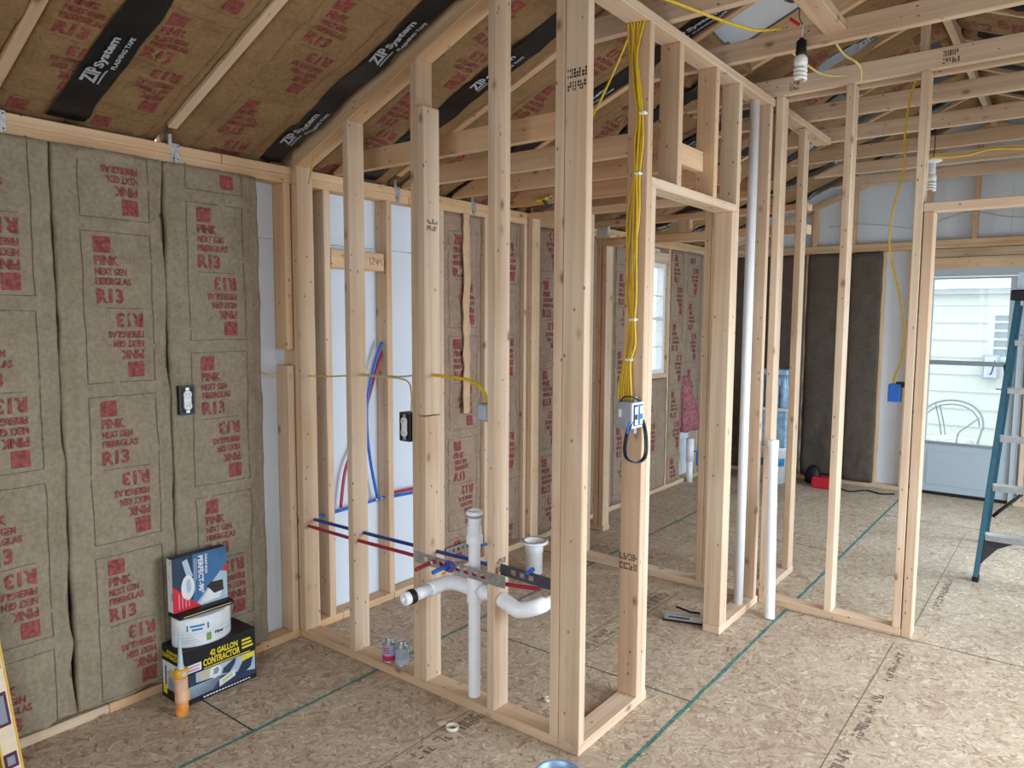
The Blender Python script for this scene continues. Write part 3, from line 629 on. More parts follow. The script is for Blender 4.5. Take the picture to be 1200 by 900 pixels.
# high cross ties and the low joists over the bathroom
for y in RAFT:
    if y < -0.2 or y > 5.1 or abs(y-1.855) < 0.05: continue
    x0 = (2.712-ZR)/SL+0.06
    board('collar_tie', ce, x0, XE-x0, y-0.038-0.019+0.022, y-0.019+0.022, 2.712, 2.801, 'X')
tie3 = board('collar_tie', ce, 1.10, XE-1.1, Y3, Y3+0.038, 2.712, 2.801, 'X')
board('collar_tie', ce, 1.10, XE-1.1, Y3b-0.004, Y3b+0.034, 2.705, 2.745, 'X')
for y, XJ in ((0.245, 1.40), (0.70, XI), (1.10, XI), (1.575, XI), (1.985, XI)):
    mb = MB(); xl, xc = 0.0, 0.15
    a = [(xl, y, 2.249), (XJ, y, 2.249), (XJ, y, 2.338), (xc, y, 2.338), (xl, y, 2.262)]; b = [(p[0], p[1]+0.038, p[2]) for p in a]
    mb.add([Vector((p[2]-2.293, p[1]-y, p[0]-0.75)) for p in a+b], [(0, 1, 2, 3, 4), (9, 8, 7, 6, 5)]+[(i, 5+i, 5+(i+1) % 5, (i+1) % 5) for i in range(5)], WOODO)
    o = mb.build('ceiling_joist', ce, (0.75, y, 2.293), (0, PI/2, 0))
    o.rotation_euler = (0, 0, 0); me = o.data
    for v in me.vertices: c0 = v.co.copy(); v.co = (-c0.x, c0.y, c0.z)
    o.rotation_euler = (0, PI/2, 0)
board('tie_block', ce, 2.005, 2.094, 0.640, 1.215, 2.748, 2.786, 'Y')
# king post above the right-hand partition
board('king_post', ce, 2.255, 2.293, Y3+0.04, Y3+0.078, 2.802, 3.13, 'Z')
# metal rafter ties on the left wall plate
def strap(y):
    mb = MB(); mb.box(0.0005, 0.003, -0.018, 0.018, -0.036, 0.030, STEEL, bev=0.0008); mb.box(0.0005, 0.012, -0.032, -0.018, 0.02, 0.062, STEEL, bev=0.0008); mb.box(0.002, 0.008, -0.006, 0.006, -0.05, 0.0, STEEL, bev=0.001)
    for (yy, zz) in ((-0.01, -0.03), (0.01, -0.03), (0.0, -0.008), (0.01, 0.02)): mb.lathe([(0.0, 0.002), (0.003, 0.002), (0.003, 0.0)], BLACK, 6, (0.003, yy, zz), 'X')
    mb.build('rafter_tie', ce, (0, y, 2.222))
for y in (-1.162, -0.552, 0.668, 1.29, 1.9): strap(y)

# ------------------------------------------------------------------ partition walls
def stamp(ob, P, w, h, seed):
    """illegible two-row grade stamp"""
    rr = random.Random(seed); pr = Print(P)
    for r in (0, 1):
        u = 0
        while u < w:
            d = rr.uniform(0.004, 0.009); a = r*h*0.55
            for k in range(3):
                if rr.random() < 0.75: pr.rect(u, a+k*h*0.14, u+d, a+k*h*0.14+h*0.11, STAMP, 0.0008)
            u += d+rr.uniform(0.002, 0.006)
    pr.build('grade_stamp', ob)
def slope_stud(parent, x0, x1, y0, y1, z0, zt, mat=None):
    zc = (z0+max(zt))/2; xc, yc = (x0+x1)/2, (y0+y1)/2; mb = MB(); b = 0.003
    pts = [(x0, y0+b), (x0+b, y0), (x1-b, y0), (x1, y0+b), (x1, y1-b), (x1-b, y1), (x0+b, y1), (x0, y1-b)]
    zl = lambda x: zt[0]+(zt[1]-zt[0])*(x-x0)/(x1-x0)
    vs = [Vector((x-xc, y-yc, z0-zc)) for x, y in pts]+[Vector((x-xc, y-yc, zl(x)-zc)) for x, y in pts]
    mb.add(vs, [tuple(range(7, -1, -1)), tuple(range(8, 16))]+[(i, (i+1) % 8, 8+(i+1) % 8, 8+i) for i in range(8)], mat or WOOD)
    return mb.build('stud', parent, (xc, yc, zc))
stamp(tie3, lambda u, v, off: Vector((-(2.728+v-2.7565), -0.019-off, 1.675+u-RX)), 0.042, 0.045, 31); stamp(tie3, lambda u, v, off: Vector((-(2.725+v-2.7565), -0.019-off, 2.36+u-RX)), 0.06, 0.06, 33)
zp = lambda x: 2.235+0.41*x
p1 = root('wall_partition_near', 'near bathroom partition of bare studs under a sloping double plate, carrying the drain and water lines', 'wall', kind='structure')
board('bottom_plate', p1, 0.002, XI-0.001, 0, 0.089, 0, 0.038, 'X')
S1 = {}
for x in (0.001, 0.363, 0.778, 1.180, 1.477): S1[x] = slope_stud(p1, x, x+0.038, 0, 0.089, 0.038, (zp(x)-0.002, zp(x+0.038)-0.002))
board('stud', p1, 0.8175, 0.855, 0, 0.089, 0.038, 1.158, 'Z'); sis = board('stud', p1, 0.8175, 0.855, 0, 0.089, 1.163, 2.385, 'Z'); SIS = sis
for k in (0, 1):
    h = (0.019+0.0385*k)/CS
    board2('sloping_plate', p1, (0.004, 0.0445, zp(0.004)+h), (1.47, 0.0445, zp(1.47)+h), 0.089, 0.038, WOOD if k else WOODO)
stamp(S1[1.180], lambda u, v, off: Vector((0.019+off, -0.0445+0.012+u, -0.80+v)), 0.06, 0.055, 4)

stamp(SIS, lambda u, v, off: Vector((0.01875+off, -0.030+u, 0.13+v)), 0.055, 0.05, 21)
p2 = root('wall_partition_side', 'partition running away from the near corner post, with a door opening and short studs over the header', 'wall', kind='structure')
board('bottom_plate', p2, XI, XP, 0, 0.516, 0, 0.038, 'Y'); board('bottom_plate', p2, XI, XP, 1.288, 1.832, 0, 0.038, 'Y'); board('bottom_plate', p2, XI, XP, 1.926, 2.46, 0, 0.038, 'Y')
board('top_plate', p2, XI, XP, 0, 1.832, 2.660, 2.698, 'Y'); board('top_plate', p2, XI, XP, 1.926, 2.90, 2.664, 2.704, 'Y')
cst = board('stud', p2, XI, XP, 0.0005, 0.0385, 0.038, 2.66)
stamp(cst, lambda u, v, off: Vector((-0.034+u, -0.019-off, 0.965+v)), 0.070, 0.075, 9)
k1 = board('stud', p2, XI, XP, 0.430, 0.468, 0.038, 2.66); board('stud', p2, XI, XP, 0.4685, 0.506, 0.038, 2.062)
stamp(k1, lambda u, v, off: Vector((-0.044+u, -0.019-off, -0.79+v)), 0.08, 0.07, 12)
board('header', p2, XI, XP, 0.4685, 1.334, 2.062, 2.100, 'Y')
board('cripple_stud', p2, XI, XP, 0.689, 0.727, 2.10, 2.66, mat=WOOD); board('cripple_stud', p2, XI, XP, 1.057, 1.095, 2.10, 2.66, mat=WOODO)
board('stud', p2, XI, XP, 1.290, 1.333, 0.038, 2.062); board('stud', p2, XI, XP, 1.334, 1.372, 0.038, 2.66)
board('blocking', p2, XI, XI+0.038, 0.728, 1.056, 2.212, 2.30, 'Y', WOODO)
board('stud', p2, XI, XP, 1.763, 1.801, 0.038, 2.66); board('stud', p2, XI, XP, 1.93, 1.968, 2.30, 2.66, mat=WOODO)
board('stud', p2, 1.566, 1.604, 2.362, 2.451, 0.038, 2.66)

p3 = root('wall_partition_right', 'partition to the right of the hall with single stud, doubled door stud and header', 'wall', kind='structure')
board('bottom_plate', p3, XP+0.002, 2.315, Y3, Y3b, 0, 0.038, 'X')
for x in (XP+0.001, 1.950): board('stud', p3, x, x+0.038, Y3, Y3b, 0.038, 2.711)
board('stud', p3, 2.274, 2.312, Y3, Y3b, 0.038, 2.711); board('stud', p3, 2.3165, 2.360, Y3, Y3b, 0.0, 2.064)
board('header', p3, 2.313, 3.24, Y3, Y3b, 2.065, 2.105, 'X')
board('stud', p3, 3.165, 3.203, Y3, Y3b, 0.0, 2.064); board('stud', p3, 3.204, 3.242, Y3, Y3b, 0.038, 2.064)
board('bottom_plate', p3, 3.204, 4.53, Y3, Y3b, 0, 0.038, 'X')
for x in (3.25, 3.66, 4.06, 4.49): board('stud', p3, x, x+0.038, Y3, Y3b, 0.038, min(2.711, zr(x+0.04)-0.005))

p4 = root('wall_partition_rear', 'rear bathroom partition of bare studs on a floor plate', 'wall', kind='structure')
board('bottom_plate', p4, 0.002, XI-0.001, Y3, Y3b, 0, 0.038, 'X'); board('top_plate', p4, 0.002, XI-0.001, Y3, Y3b, 2.210, 2.248, 'X', WOODO)
for x in (0.004, 0.425, 0.831, 1.235, 1.275): board('stud', p4, x, x+0.038, Y3, Y3b, 0.038, 2.21)
p5 = root('wall_partition_far', 'far closet partition with a doorway, seen through the studs', 'wall', kind='structure')
Y5, Y5b = 2.462, 2.551
board('bottom_plate', p5, 0.002, 0.245, Y5, Y5b, 0, 0.038, 'X', WOODO)
for x in (0.004, 0.155): board('stud', p5, x, x+0.038, Y5, Y5b, 0.038, 2.21, mat=WOODO)
board('stud', p5, 0.2, 0.238, Y5, Y5b, 0.038, 2.07); board('header', p5, 0.194, XP, Y5, Y5b, 2.07, 2.125, 'X', WOODO)
board('cripple_stud', p5, 0.78, 0.86, Y5, Y5+0.05, 2.126, 2.21); board('top_plate', p5, 0.002, XP, Y5, Y5b, 2.21, 2.248, 'X', WOODO)
board('gusset_block', p5, 0.15, 0.245, Y5-0.002, Y5+0.03, 2.127, 2.205, mat=plain('pale_block', (0.66, 0.62, 0.55), 0.7))

# ================================================================== things
def thing(name, label, cat, loc, group=None):
    return root(name, label, cat, loc, group=group)
def bw(mb, name, parent):
    """build a mesh given in world coordinates as a child of an unrotated thing"""
    me = mb.mesh(name); l = parent.location
    # walk up for parts of parts
    p = parent; off = Vector((0, 0, 0))
    while p is not None: off += Vector(p.location); p = p.parent
    me.transform(Matrix.Translation(-off)); return link(name, me, parent)
def solo(mb, name, label, cat, base, group=None):
    me = mb.mesh(name); me.transform(Matrix.Translation(-Vector(base))); o = link(name, me, None, base); return tag(o, label, cat, group)

# ---- contractor bag carton
cb = thing('bag_carton', 'black and yellow carton of contractor bags on the floor against the left wall', 'box', (0.105, -0.536, 0))
bx0, bx1, by0, by1, bh = 0.022, 0.19, -0.70, -0.372, 0.225
bw(MB().box(bx0, bx1, by0, by1, 0.0, bh, CARDB, bev=0.002), 'carton_body', cb)
NAVY = plain('navy_print', (0.03, 0.05, 0.10), 0.5); BEIGE = plain('beige_print', (0.55, 0.48, 0.33), 0.5); SKY = plain('pale_blue_print', (0.42, 0.52, 0.62), 0.5); PINKL = plain('pink_print', (0.70, 0.30, 0.36), 0.5); PALEY = plain('pale_yellow_print', (0.60, 0.62, 0.30), 0.5); GRN = plain('green_print', (0.22, 0.33, 0.08), 0.5); BLUEINK = plain('blue_ink', (0.03, 0.20, 0.45), 0.5)
pr = Print(lambda u, v, off: Vector((bx1+off, by0+u, v)))
pr.text('42 GALLON', 0.118, 0.172, 0.026, YINK, 0.125); pr.text('CONTRACTOR', 0.088, 0.138, 0.030, YINK, 0.165)
for q in range(3): pr.rect(0.262, 0.150+q*0.016, 0.315-0.006*q, 0.159+q*0.016, YINK)
pr.rect(0.09, 0.128, 0.30, 0.132, YINK, 0.0011)
pr.rect(0.020, 0.022, 0.322, 0.124, NAVY, 0.0008)
pr.poly([(0.19, 0.070), (0.322, 0.040), (0.322, 0.124), (0.055, 0.124), (0.055, 0.085), (0.15, 0.075)], SKY, 0.0011)
pr.poly([(0.06, 0.088), (0.075, 0.118), (0.15, 0.122), (0.165, 0.100), (0.14, 0.078)], BEIGE, 0.0014)
pr.poly([(0.112, 0.085), (0.118, 0.120), (0.150, 0.124), (0.168, 0.110), (0.160, 0.080), (0.135, 0.072)], CARTW, 0.0017)
pr.poly([(0.130, 0.090), (0.132, 0.112), (0.148, 0.118), (0.157, 0.104), (0.150, 0.088)], GREYINK, 0.0019)
pr.poly([(0.168, 0.080), (0.175, 0.100), (0.22, 0.122), (0.235, 0.122), (0.225, 0.098), (0.20, 0.070)], NAVY, 0.0017)
pr.poly([(0.235, 0.052), (0.262, 0.095), (0.315, 0.108), (0.300, 0.060), (0.265, 0.042)], CARTD, 0.0017)
for q in range(7): pr.poly([(0.024, 0.026+q*0.007), (0.13+q*0.006, 0.030+q*0.0068), (0.13+q*0.006, 0.032+q*0.0068), (0.024, 0.029+q*0.0075)], SKY, 0.0014)
pr.poly([(0.155, 0.028), (0.228, 0.048), (0.228, 0.078), (0.155, 0.058)], CARTW, 0.002); pr.poly([(0.168, 0.038), (0.214, 0.052), (0.214, 0.068), (0.168, 0.054)], PALEY, 0.0023)
pr.poly([(0.250, 0.100), (0.268, 0.120), (0.318, 0.122), (0.320, 0.102), (0.270, 0.098)], YINK, 0.002)
pr.rect(0.012, 0.132, 0.080, 0.165, CARTW); 
for q in range(2): pr.rect(0.018, 0.138+q*0.013, 0.072, 0.146+q*0.013, PINKL, 0.0014)
pr.rect(0.018, 0.024, 0.026, 0.070, YINK, 0.002)
for q in range(16): pr.rect(0.085+q*0.0135, 0.009, 0.0945+q*0.0135, 0.0145, CARTW)
bw(pr.mb, 'print', cb)
pr = Print(lambda u, v, off: Vector((bx0+u, by0-off, v)))
pr.text('42 GALLON', 0.05, 0.198, 0.014, YINK, 0.085); pr.text('CONTRACTOR', 0.012, 0.176, 0.018, YINK, 0.148)
pr.rect(0.012, 0.045, 0.130, 0.160, CARTW); pr.poly([(0.05, 0.05), (0.05, 0.12), (0.085, 0.14), (0.115, 0.12), (0.115, 0.05)], BEIGE, 0.0014); pr.poly([(0.055, 0.045), (0.062, 0.09), (0.082, 0.105), (0.10, 0.08), (0.105, 0.045)], GREYINK, 0.0017)
pr.rect(0.032, 0.06, 0.044, 0.14, NAVY, 0.0014); pr.rect(0.014, 0.02, 0.045, 0.060, YINK, 0.0015)
bw(pr.mb, 'side_print', cb)

# ---- round tape package on the carton
tp = thing('tape_package', 'white rounded package of joint tape lying on the bag carton', 'package', (0.106, -0.567, 0.2255))
ec = (0.106, -0.567); ra, rb = 0.082, 0.122
mb = MB(); mb.lathe([(0.0, 0.2256), (0.985, 0.2256), (1.0, 0.231), (1.0, 0.338), (0.985, 0.3425), (0.0, 0.3425)], CARTW, 48, (0, 0, 0), sx=ra, sy=rb)
mb.v = [(x+ec[0], y+ec[1], z) for x, y, z in mb.v]; bw(mb, 'package_body', tp)
mb = MB(); mb.lathe([(0.0, 0.3428), (0.90, 0.3428), (0.90, 0.3422)], plain('grey_top', (0.40, 0.40, 0.42), 0.5), 40, (0, 0, 0), sx=ra, sy=rb); mb.v = [(x+ec[0], y+ec[1], z) for x, y, z in mb.v]; bw(mb, 'top_label', tp)
def Pe(u, v, off):      # u in metres along the front of the oval
    a = (u-0.13)/0.11; return Vector((ec[0]+(ra+off)*math.cos(a), ec[1]+(rb+off)*math.sin(a), v))
pr = Print(Pe)
for u in (0.035, 0.112): pr.rect(u, 0.292, u+0.006, 0.318, BLUEINK, 0.001, 0.01)
pr.rect(0.048, 0.308, 0.102, 0.316, BLUEINK, 0.001, 0.01); pr.rect(0.055, 0.293, 0.095, 0.301, BLUEINK, 0.001, 0.01)
pr.rect(0.0, 0.281, 0.25, 0.2825, SKY, 0.001, 0.01); pr.rect(0.108, 0.241, 0.126, 0.274, GRN, 0.001, 0.01)
pr.text('Fiber', 0.140, 0.258, 0.014, STAMP, 0.042)
for q in range(3): pr.rect(0.012, 0.244+q*0.011, 0.085-0.012*q, 0.247+q*0.011, SKY, 0.001, 0.01)
pr.rect(0.186, 0.260, 0.222, 0.264, SKY, 0.001, 0.01); pr.rect(0.140, 0.248, 0.180, 0.251, SKY, 0.001, 0.01)
bw(pr.mb, 'print', tp)
# ---- slim black pouch
po = thing('black_pouch', 'slim black pouch with a gold stripe under the blue carton', 'pouch', (0.11, -0.566, 0.3436))
bw(MB().box(0.068, 0.160, -0.69, -0.445, 0.3437, 0.366, BLACK, bev=0.008), 'pouch_body', po)
bw(MB().box(0.1595, 0.1606, -0.67, -0.462, 0.353, 0.357, plain('gold_stripe', (0.50, 0.38, 0.14), 0.4)), 'gold_stripe', po)
# ---- blue corner-tape carton on top
pf = thing('corner_tape_carton', 'blue, red and white carton standing on top of the stack by the left wall', 'box', (0.10, -0.5725, 0.3665))
fx, y0_, z0_ = 0.120, -0.690, 0.3668; UU, VV = 0.235, 0.224
bw(MB().box(0.078, fx, y0_, y0_+UU, z0_, z0_+VV, CARTD, bev=0.001), 'carton_body', pf)
pr = Print(lambda u, v, off: Vector((fx+off, y0_+u, z0_+v)))
pr.poly([(0.085, 0.0), (UU, 0.0), (UU, VV), (0.085, VV)], CARTB, 0.0006)
pr.poly([(0, 0), (0.118, 0), (0, 0.110)], CARTR, 0.0010); pr.poly([(0.212, 0.13), (UU, 0.115), (UU, 0.155)], CARTR, 0.0010)
pr.poly([(0.098, 0.016), (0.118, 0.0), (UU, 0.0), (UU, 0.115), (0.205, 0.125)], SKY, 0.0008)
pr.poly([(0.040, 0.205), (0.062, 0.212), (0.085, 0.135), (0.060, 0.130)], SKY, 0.0012)
pr.mb.add([pr.P(0.062+0.028*math.cos(a*PI/10), 0.092+0.052*math.sin(a*PI/10), 0.0014) for a in range(20)], [tuple(range(20))], CARTW)
pr.mb.add([pr.P(0.066+0.011*math.cos(a*PI/10), 0.098+0.028*math.sin(a*PI/10), 0.0017) for a in range(20)], [tuple(range(20))], SKY)
pr.poly([(0.110, 0.008), (0.150, 0.062), (0.195, 0.072), (0.22, 0.06), (0.20, 0.012)], CARTW, 0.0011)
pr.poly([(0.140, 0.075), (0.165, 0.088), (0.215, 0.084), (0.218, 0.040), (0.175, 0.036), (0.158, 0.058)], STAMP, 0.0015)
pr.text('PERFECT-90°', 0.108, 0.212, 0.024, CARTW, 0.160, 3); pr.text('STRAIT-FLEX', 0.138, 0.214, 0.010, CARTW, 0.085, 3)
for q in range(2): pr.rect(0.090+q*0.008, 0.065+0.05*q, 0.0935+q*0.008, 0.205, WHITEINK, 0.0012)
for q in range(4): pr.rect(0.022+q*0.014, 0.012, 0.026+q*0.014, 0.075-q*0.012, PINKL, 0.0014)
bw(pr.mb, 'print', pf)
pr = Print(lambda u, v, off: Vector((0.079+u, y0_-off, z0_+v)))
pr.rect(0, 0.002, 0.040, VV-0.002, CARTW, 0.0008); pr.text('5000', 0.028, 0.085, 0.012, GREYINK, 0.032, 3); pr.rect(0.012, 0.14, 0.016, 0.155, GREYINK, 0.001); pr.rect(0.024, 0.20, 0.030, 0.215, GREYINK, 0.001)
pr.mb.f = pr.mb.f; bw(pr.mb, 'side_print', pf)
# ---- sealant tube
ct = thing('sealant_tube', 'orange sealant tube with a pale nozzle standing on the floor', 'tube', (0.225, -0.724, 0))
bw(MB().lathe([(0, 0.0), (0.0235, 0.0), (0.0245, 0.004), (0.0245, 0.158), (0, 0.158)], ORANGE, 24, (0.225, -0.724, 0)), 'tube_body', ct)
bw(MB().lathe([(0.0247, 0.055), (0.0248, 0.056), (0.0248, 0.150), (0.0247, 0.151)], PEACH, 24, (0.225, -0.724, 0), a0=-2.6, a1=0.9), 'paper_label', ct)
bw(MB().lathe([(0.0255, 0.156), (0.026, 0.157), (0.026, 0.182), (0.018, 0.186), (0, 0.186)], plain('amber_cap', (0.72, 0.38, 0.03), 0.4), 24, (0.225, -0.724, 0)), 'cap', ct)
bw(MB().box(0.2475, 0.2518, -0.733, -0.715, 0.163, 0.177, SKY), 'cap_sticker', ct)
bw(MB().lathe([(0.0, 0.325), (0.003, 0.325), (0.011, 0.20), (0.014, 0.186)], plain('nozzle_plastic', (0.45, 0.56, 0.62), 0.35), 14, (0.225, -0.724, 0)), 'nozzle', ct)
# ---- spirit level leaning by the left wall
lv = thing('spirit_level', 'yellow spirit level with purple vial windows leaning at the left edge', 'level', (0.128, -1.272, 0)); lv.rotation_euler = (0.085, -0.072, 0)
MB().box(-0.012, 0.012, -0.030, 0.030, 0.0, 1.22, CREAM, bev=0.002).build('level_body', lv)
for y in (-0.030, 0.024): MB().box(-0.014, 0.0145, y, y+0.006, 0.0, 1.22, LEVELY, bev=0.001).build('edge_rail', lv)
for z0, z1 in ((0.02, 0.075), (0.17, 0.29), (0.37, 0.42), (0.60, 0.72), (1.0, 1.12)):
    wv = MB().box(0.010, 0.0138, -0.023, 0.018, z0, z1, PURPLE, bev=0.002).build('vial_window', lv)
    MB().box(0.0139, 0.0146, -0.014, 0.009, z0+0.012, z1-0.012, GREYINK).build('vial', wv)

# ---- two solvent cans on the floor plate
def can(x, y, lab_mat, band, label):
    t = thing('solvent_can', label, 'can', (x, y, 0.0385), 'solvent cans on the floor plate'); b = MB
    b().lathe([(0, 0), (0.0305, 0), (0.0315, 0.002), (0.0305, 0.004), (0.0305, 0.082), (0.0315, 0.084), (0.0305, 0.086), (0.018, 0.093), (0.018, 0.095)], STEEL, 28).build('can_body', t)
    b().lathe([(0.0306, 0.007), (0.0309, 0.008), (0.0309, 0.078), (0.0306, 0.079)], lab_mat, 28).build('label', t)
    b().lathe([(0.0310, 0.008), (0.0312, 0.009), (0.0312, 0.030), (0.0310, 0.031)], band, 28).build('label_band', t)
    pr = Print(lambda u, v, off: Vector(((0.0312+off)*math.cos(u/0.031-1.3), (0.0312+off)*math.sin(u/0.031-1.3), v)))
    for q in range(3): pr.rect(-0.012, 0.045+q*0.010, 0.018, 0.0495+q*0.010, band, 0.0003, 0.006)
    pr.build('print', t)
    b().lathe([(0, 0.106), (0.017, 0.106), (0.0185, 0.104), (0.0185, 0.093)], STEEL, 24).build('lid', t)
can(0.585, 0.040, plain('violet_label', (0.42, 0.40, 0.56), 0.5), plain('crimson_band', (0.52, 0.03, 0.09), 0.5), 'small solvent can with white, violet and crimson label on the floor plate')
can(0.655, 0.050, plain('grey_label', (0.34, 0.40, 0.48), 0.5), plain('pale_band', (0.44, 0.50, 0.57), 0.5), 'small solvent can with grey-blue label on the floor plate')

# ---- drain stack in the near partition
ds = thing('drain_stack', 'white plastic drain pipe with cross fitting and two arms in the near partition', 'pipe', (1.079, 0.045, 0.038))
c = (1.079, 0.045)
def ring(z0, z1, r): return [(r-0.001, z0), (r, z0+0.002), (r, z1-0.002), (r-0.001, z1)]
bw(MB().lathe([(0.024, 0.038), (0.024, 0.74)], PVC, 24, (c[0], c[1], 0)), 'riser_pipe', ds)
bw(MB().lathe([(0.024, 0.425), (0.031, 0.426)]+ring(0.43, 0.535, 0.031)+[(0.024, 0.536)], PVC, 24, (c[0], c[1], 0)), 'cross_fitting', ds)
bw(MB().lathe([(0.024, 0.668), (0.033, 0.669)]+ring(0.669, 0.70, 0.033)+[(0.029, 0.702), (0.029, 0.735), (0.024, 0.737), (0.0255, 0.738), (0.0255, 0.772)], PVC, 24, (c[0], c[1], 0)), 'coupling', ds)
bw(MB().lathe([(0.024, 0.770), (0.033, 0.772), (0.034, 0.795), (0.030, 0.800), (0.026, 0.800), (0.024, 0.780), (0, 0.780)], PVC, 24, (c[0], c[1], 0)), 'clean_out_plug', ds)
bw(MB().lathe([(0.0342, 0.776), (0.0344, 0.778), (0.0344, 0.783), (0.0342, 0.785)], GREYBOX, 24, (c[0], c[1], 0)), 'gasket', ds)
bw(MB().tube([(1.08, 0.045, 0.48), (1.0, 0.045, 0.482), (0.965, 0.042, 0.481), (0.945, 0.025, 0.480), (0.937, -0.01, 0.478), (0.932, -0.06, 0.475)], 0.0295, PVC, 18, step=5), 'elbow', ds)
bw(MB().tube([(0.932, -0.055, 0.475), (0.921, -0.150, 0.470)], 0.024, PVC, 20, False), 'arm_pipe', ds)
d_ = (Vector((0.921, -0.150, 0.470))-Vector((0.932, -0.055, 0.475))).normalized(); q_ = Vector((0, 0, 1)).rotation_difference(d_).to_matrix().to_4x4()
mb = MB(); mb.lathe([(0.024, 0.0), (0.029, 0.001), (0.0295, 0.004), (0.0295, 0.022), (0.029, 0.025), (0.026, 0.0255)], BLACK, 24, mtx=Matrix.Translation((0.923, -0.138, 0.4705)) @ q_); bw(mb, 'rubber_ring', ds)
mb = MB(); mb.lathe([(0.0255, 0.0), (0.026, 0.004), (0.025, 0.024), (0.022, 0.026), (0.013, 0.026), (0.012, 0.006), (0, 0.006)], PVC, 24, mtx=Matrix.Translation((0.9205, -0.162, 0.4695)) @ q_); bw(mb, 'compression_nut', ds)
mb = MB(); mb.lathe([(0, 0.0002), (0.0118, 0.0002)], BLACK, 20, mtx=Matrix.Translation((0.9197, -0.169, 0.4693)) @ q_); bw(mb, 'arm_bore', ds)
bw(MB().tube([(1.08, 0.045, 0.480), (1.225, 0.045, 0.474)], 0.024, PVC, 20, False), 'arm_pipe', ds)
bw(MB().tube([(1.222, 0.040, 0.474), (1.262, 0.034, 0.466), (1.310, 0.036, 0.455), (1.345, 0.075, 0.458), (1.362, 0.125, 0.463)], 0.030, PVC, 18, step=6), 'elbow', ds)
bw(MB().tube([(1.345, 0.07, 0.458), (1.395, 0.22, 0.470)], 0.0245, PVC, 20, False), 'arm_pipe', ds)
bw(MB().lathe([(0.024, 0.0), (0.0305, 0.001), (0.0305, 0.030), (0.024, 0.031)], PVC, 20, mtx=Matrix.Translation((1.112, 0.045, 0.478)) @ Matrix.Rotation(PI/2, 4, 'Y')), 'arm_socket', ds)
# ---- water lines
def pex(pts, mat, label, name='water_pipe', r=0.0082, base=None, extra=None):
    mb = MB(); mb.tube(pts, r, mat, 10)
    for p, d in (extra or []):
        q = Vector((0, 0, 1)).rotation_difference(Vector(d).normalized()).to_matrix().to_4x4(); mb.lathe([(r, 0), (r*1.35, 0.001), (r*1.35, 0.010), (r, 0.011)], STEEL if mat is not YELLOW else mat, 12, mtx=Matrix.Translation(p) @ q)
    return solo(mb, name, label, 'pipe', base or pts[0])
pex([(0.012, 0.028, 0.553), (0.38, 0.028, 0.551), (0.74, 0.03, 0.554), (0.93, 0.022, 0.553), (1.03, 0.0105, 0.553), (1.13, 0.0105, 0.551), (1.225, 0.030, 0.542), (1.34, 0.045, 0.548), (1.395, 0.05, 0.553)], REDPEX, 'long red water pipe running level through the near partition studs')
pex([(0.045, 0.060, 0.578), (0.40, 0.060, 0.580), (0.74, 0.062, 0.584), (0.92, 0.068, 0.583), (1.02, 0.0805, 0.581), (1.14, 0.0805, 0.577), (1.20, 0.072, 0.572)], DBLUEPEX, 'long dark blue water pipe running level above the red one')
pex([(0.910, 0.028, 0.566), (0.905, -0.03, 0.568), (0.912, -0.115, 0.567)], REDPEX, 'short red pipe stub poking out of the perforated bracket toward the viewer', 'pipe_stub', 0.0085, extra=[((0.9045, -0.02, 0.568), (0, -1, 0))])
pex([(0.992, 0.040, 0.566), (0.988, -0.03, 0.570), (1.006, -0.115, 0.576)], BLUEPEX, 'short blue pipe stub poking out of the perforated bracket toward the viewer', 'pipe_stub', 0.0085)
pex([(1.318, 0.062, 0.592), (1.352, 0.03, 0.610), (1.402, -0.005, 0.645)], BLUEPEX, 'short blue pipe stub beside the closet flange right of the drain stack', 'pipe_stub', 0.0085)
solo(MB().lathe([(0.0235, -0.003), (0.0245, 0.0), (0.0235, 0.005), (0.012, 0.006), (0.0105, 0.006)], plain('violet_collar', (0.10, 0.07, 0.30), 0.4), 24, mtx=Matrix.Translation((0.990, -0.006, 0.5675)) @ Matrix.Rotation(PI/2, 4, 'X')), 'pipe_collar', 'violet collar round the blue stub on the perforated bracket', 'collar', (0.990, -0.006, 0.5675))
pex([(-0.042, 0.125, 0.556), (-0.042, 0.29, 0.562), (-0.042, 0.54, 0.571), (-0.042, 0.62, 0.572)], BLUEPEX, 'level blue water pipe across the white foam of the left wall', extra=[((-0.042, 0.522, 0.571), (0, 1, 0)), ((-0.042, 0.56, 0.571), (0, 1, 0))])
pex([(-0.036, 0.575, 1.425), (-0.038, 0.522, 1.294), (-0.04, 0.478, 1.138), (-0.04, 0.469, 0.979), (-0.04, 0.490, 0.791), (-0.041, 0.537, 0.580)], BLUEPEX, 'tall curved blue water pipe rising against the white foam', 'riser_pipe')
pex([(-0.040, 0.628, 1.455), (-0.048, 0.565, 1.315), (-0.055, 0.508, 1.158), (-0.058, 0.458, 1.02), (-0.055, 0.40, 0.90), (-0.05, 0.327, 0.762), (-0.045, 0.290, 0.575)], REDPEX, 'curved red water pipe rising behind the tall blue one', 'riser_pipe')
pex([(-0.042, 0.63, 0.566), (-0.045, 0.82, 0.557), (-0.05, 0.985, 0.552)], BLUEPEX, 'short blue pipe right of the foam stud, below a red one')
pex([(-0.042, 0.63, 0.586), (-0.045, 0.82, 0.580), (-0.05, 0.985, 0.574)], REDPEX, 'short red pipe right of the foam stud, above a blue one')
pex([(0.012, 1.36, 0.125), (0.01, 1.40, 0.118), (0.012, 1.50, 0.106)], BLUEPEX, 'blue pipe stub low by the left wall behind the drain stack', 'pipe_stub')
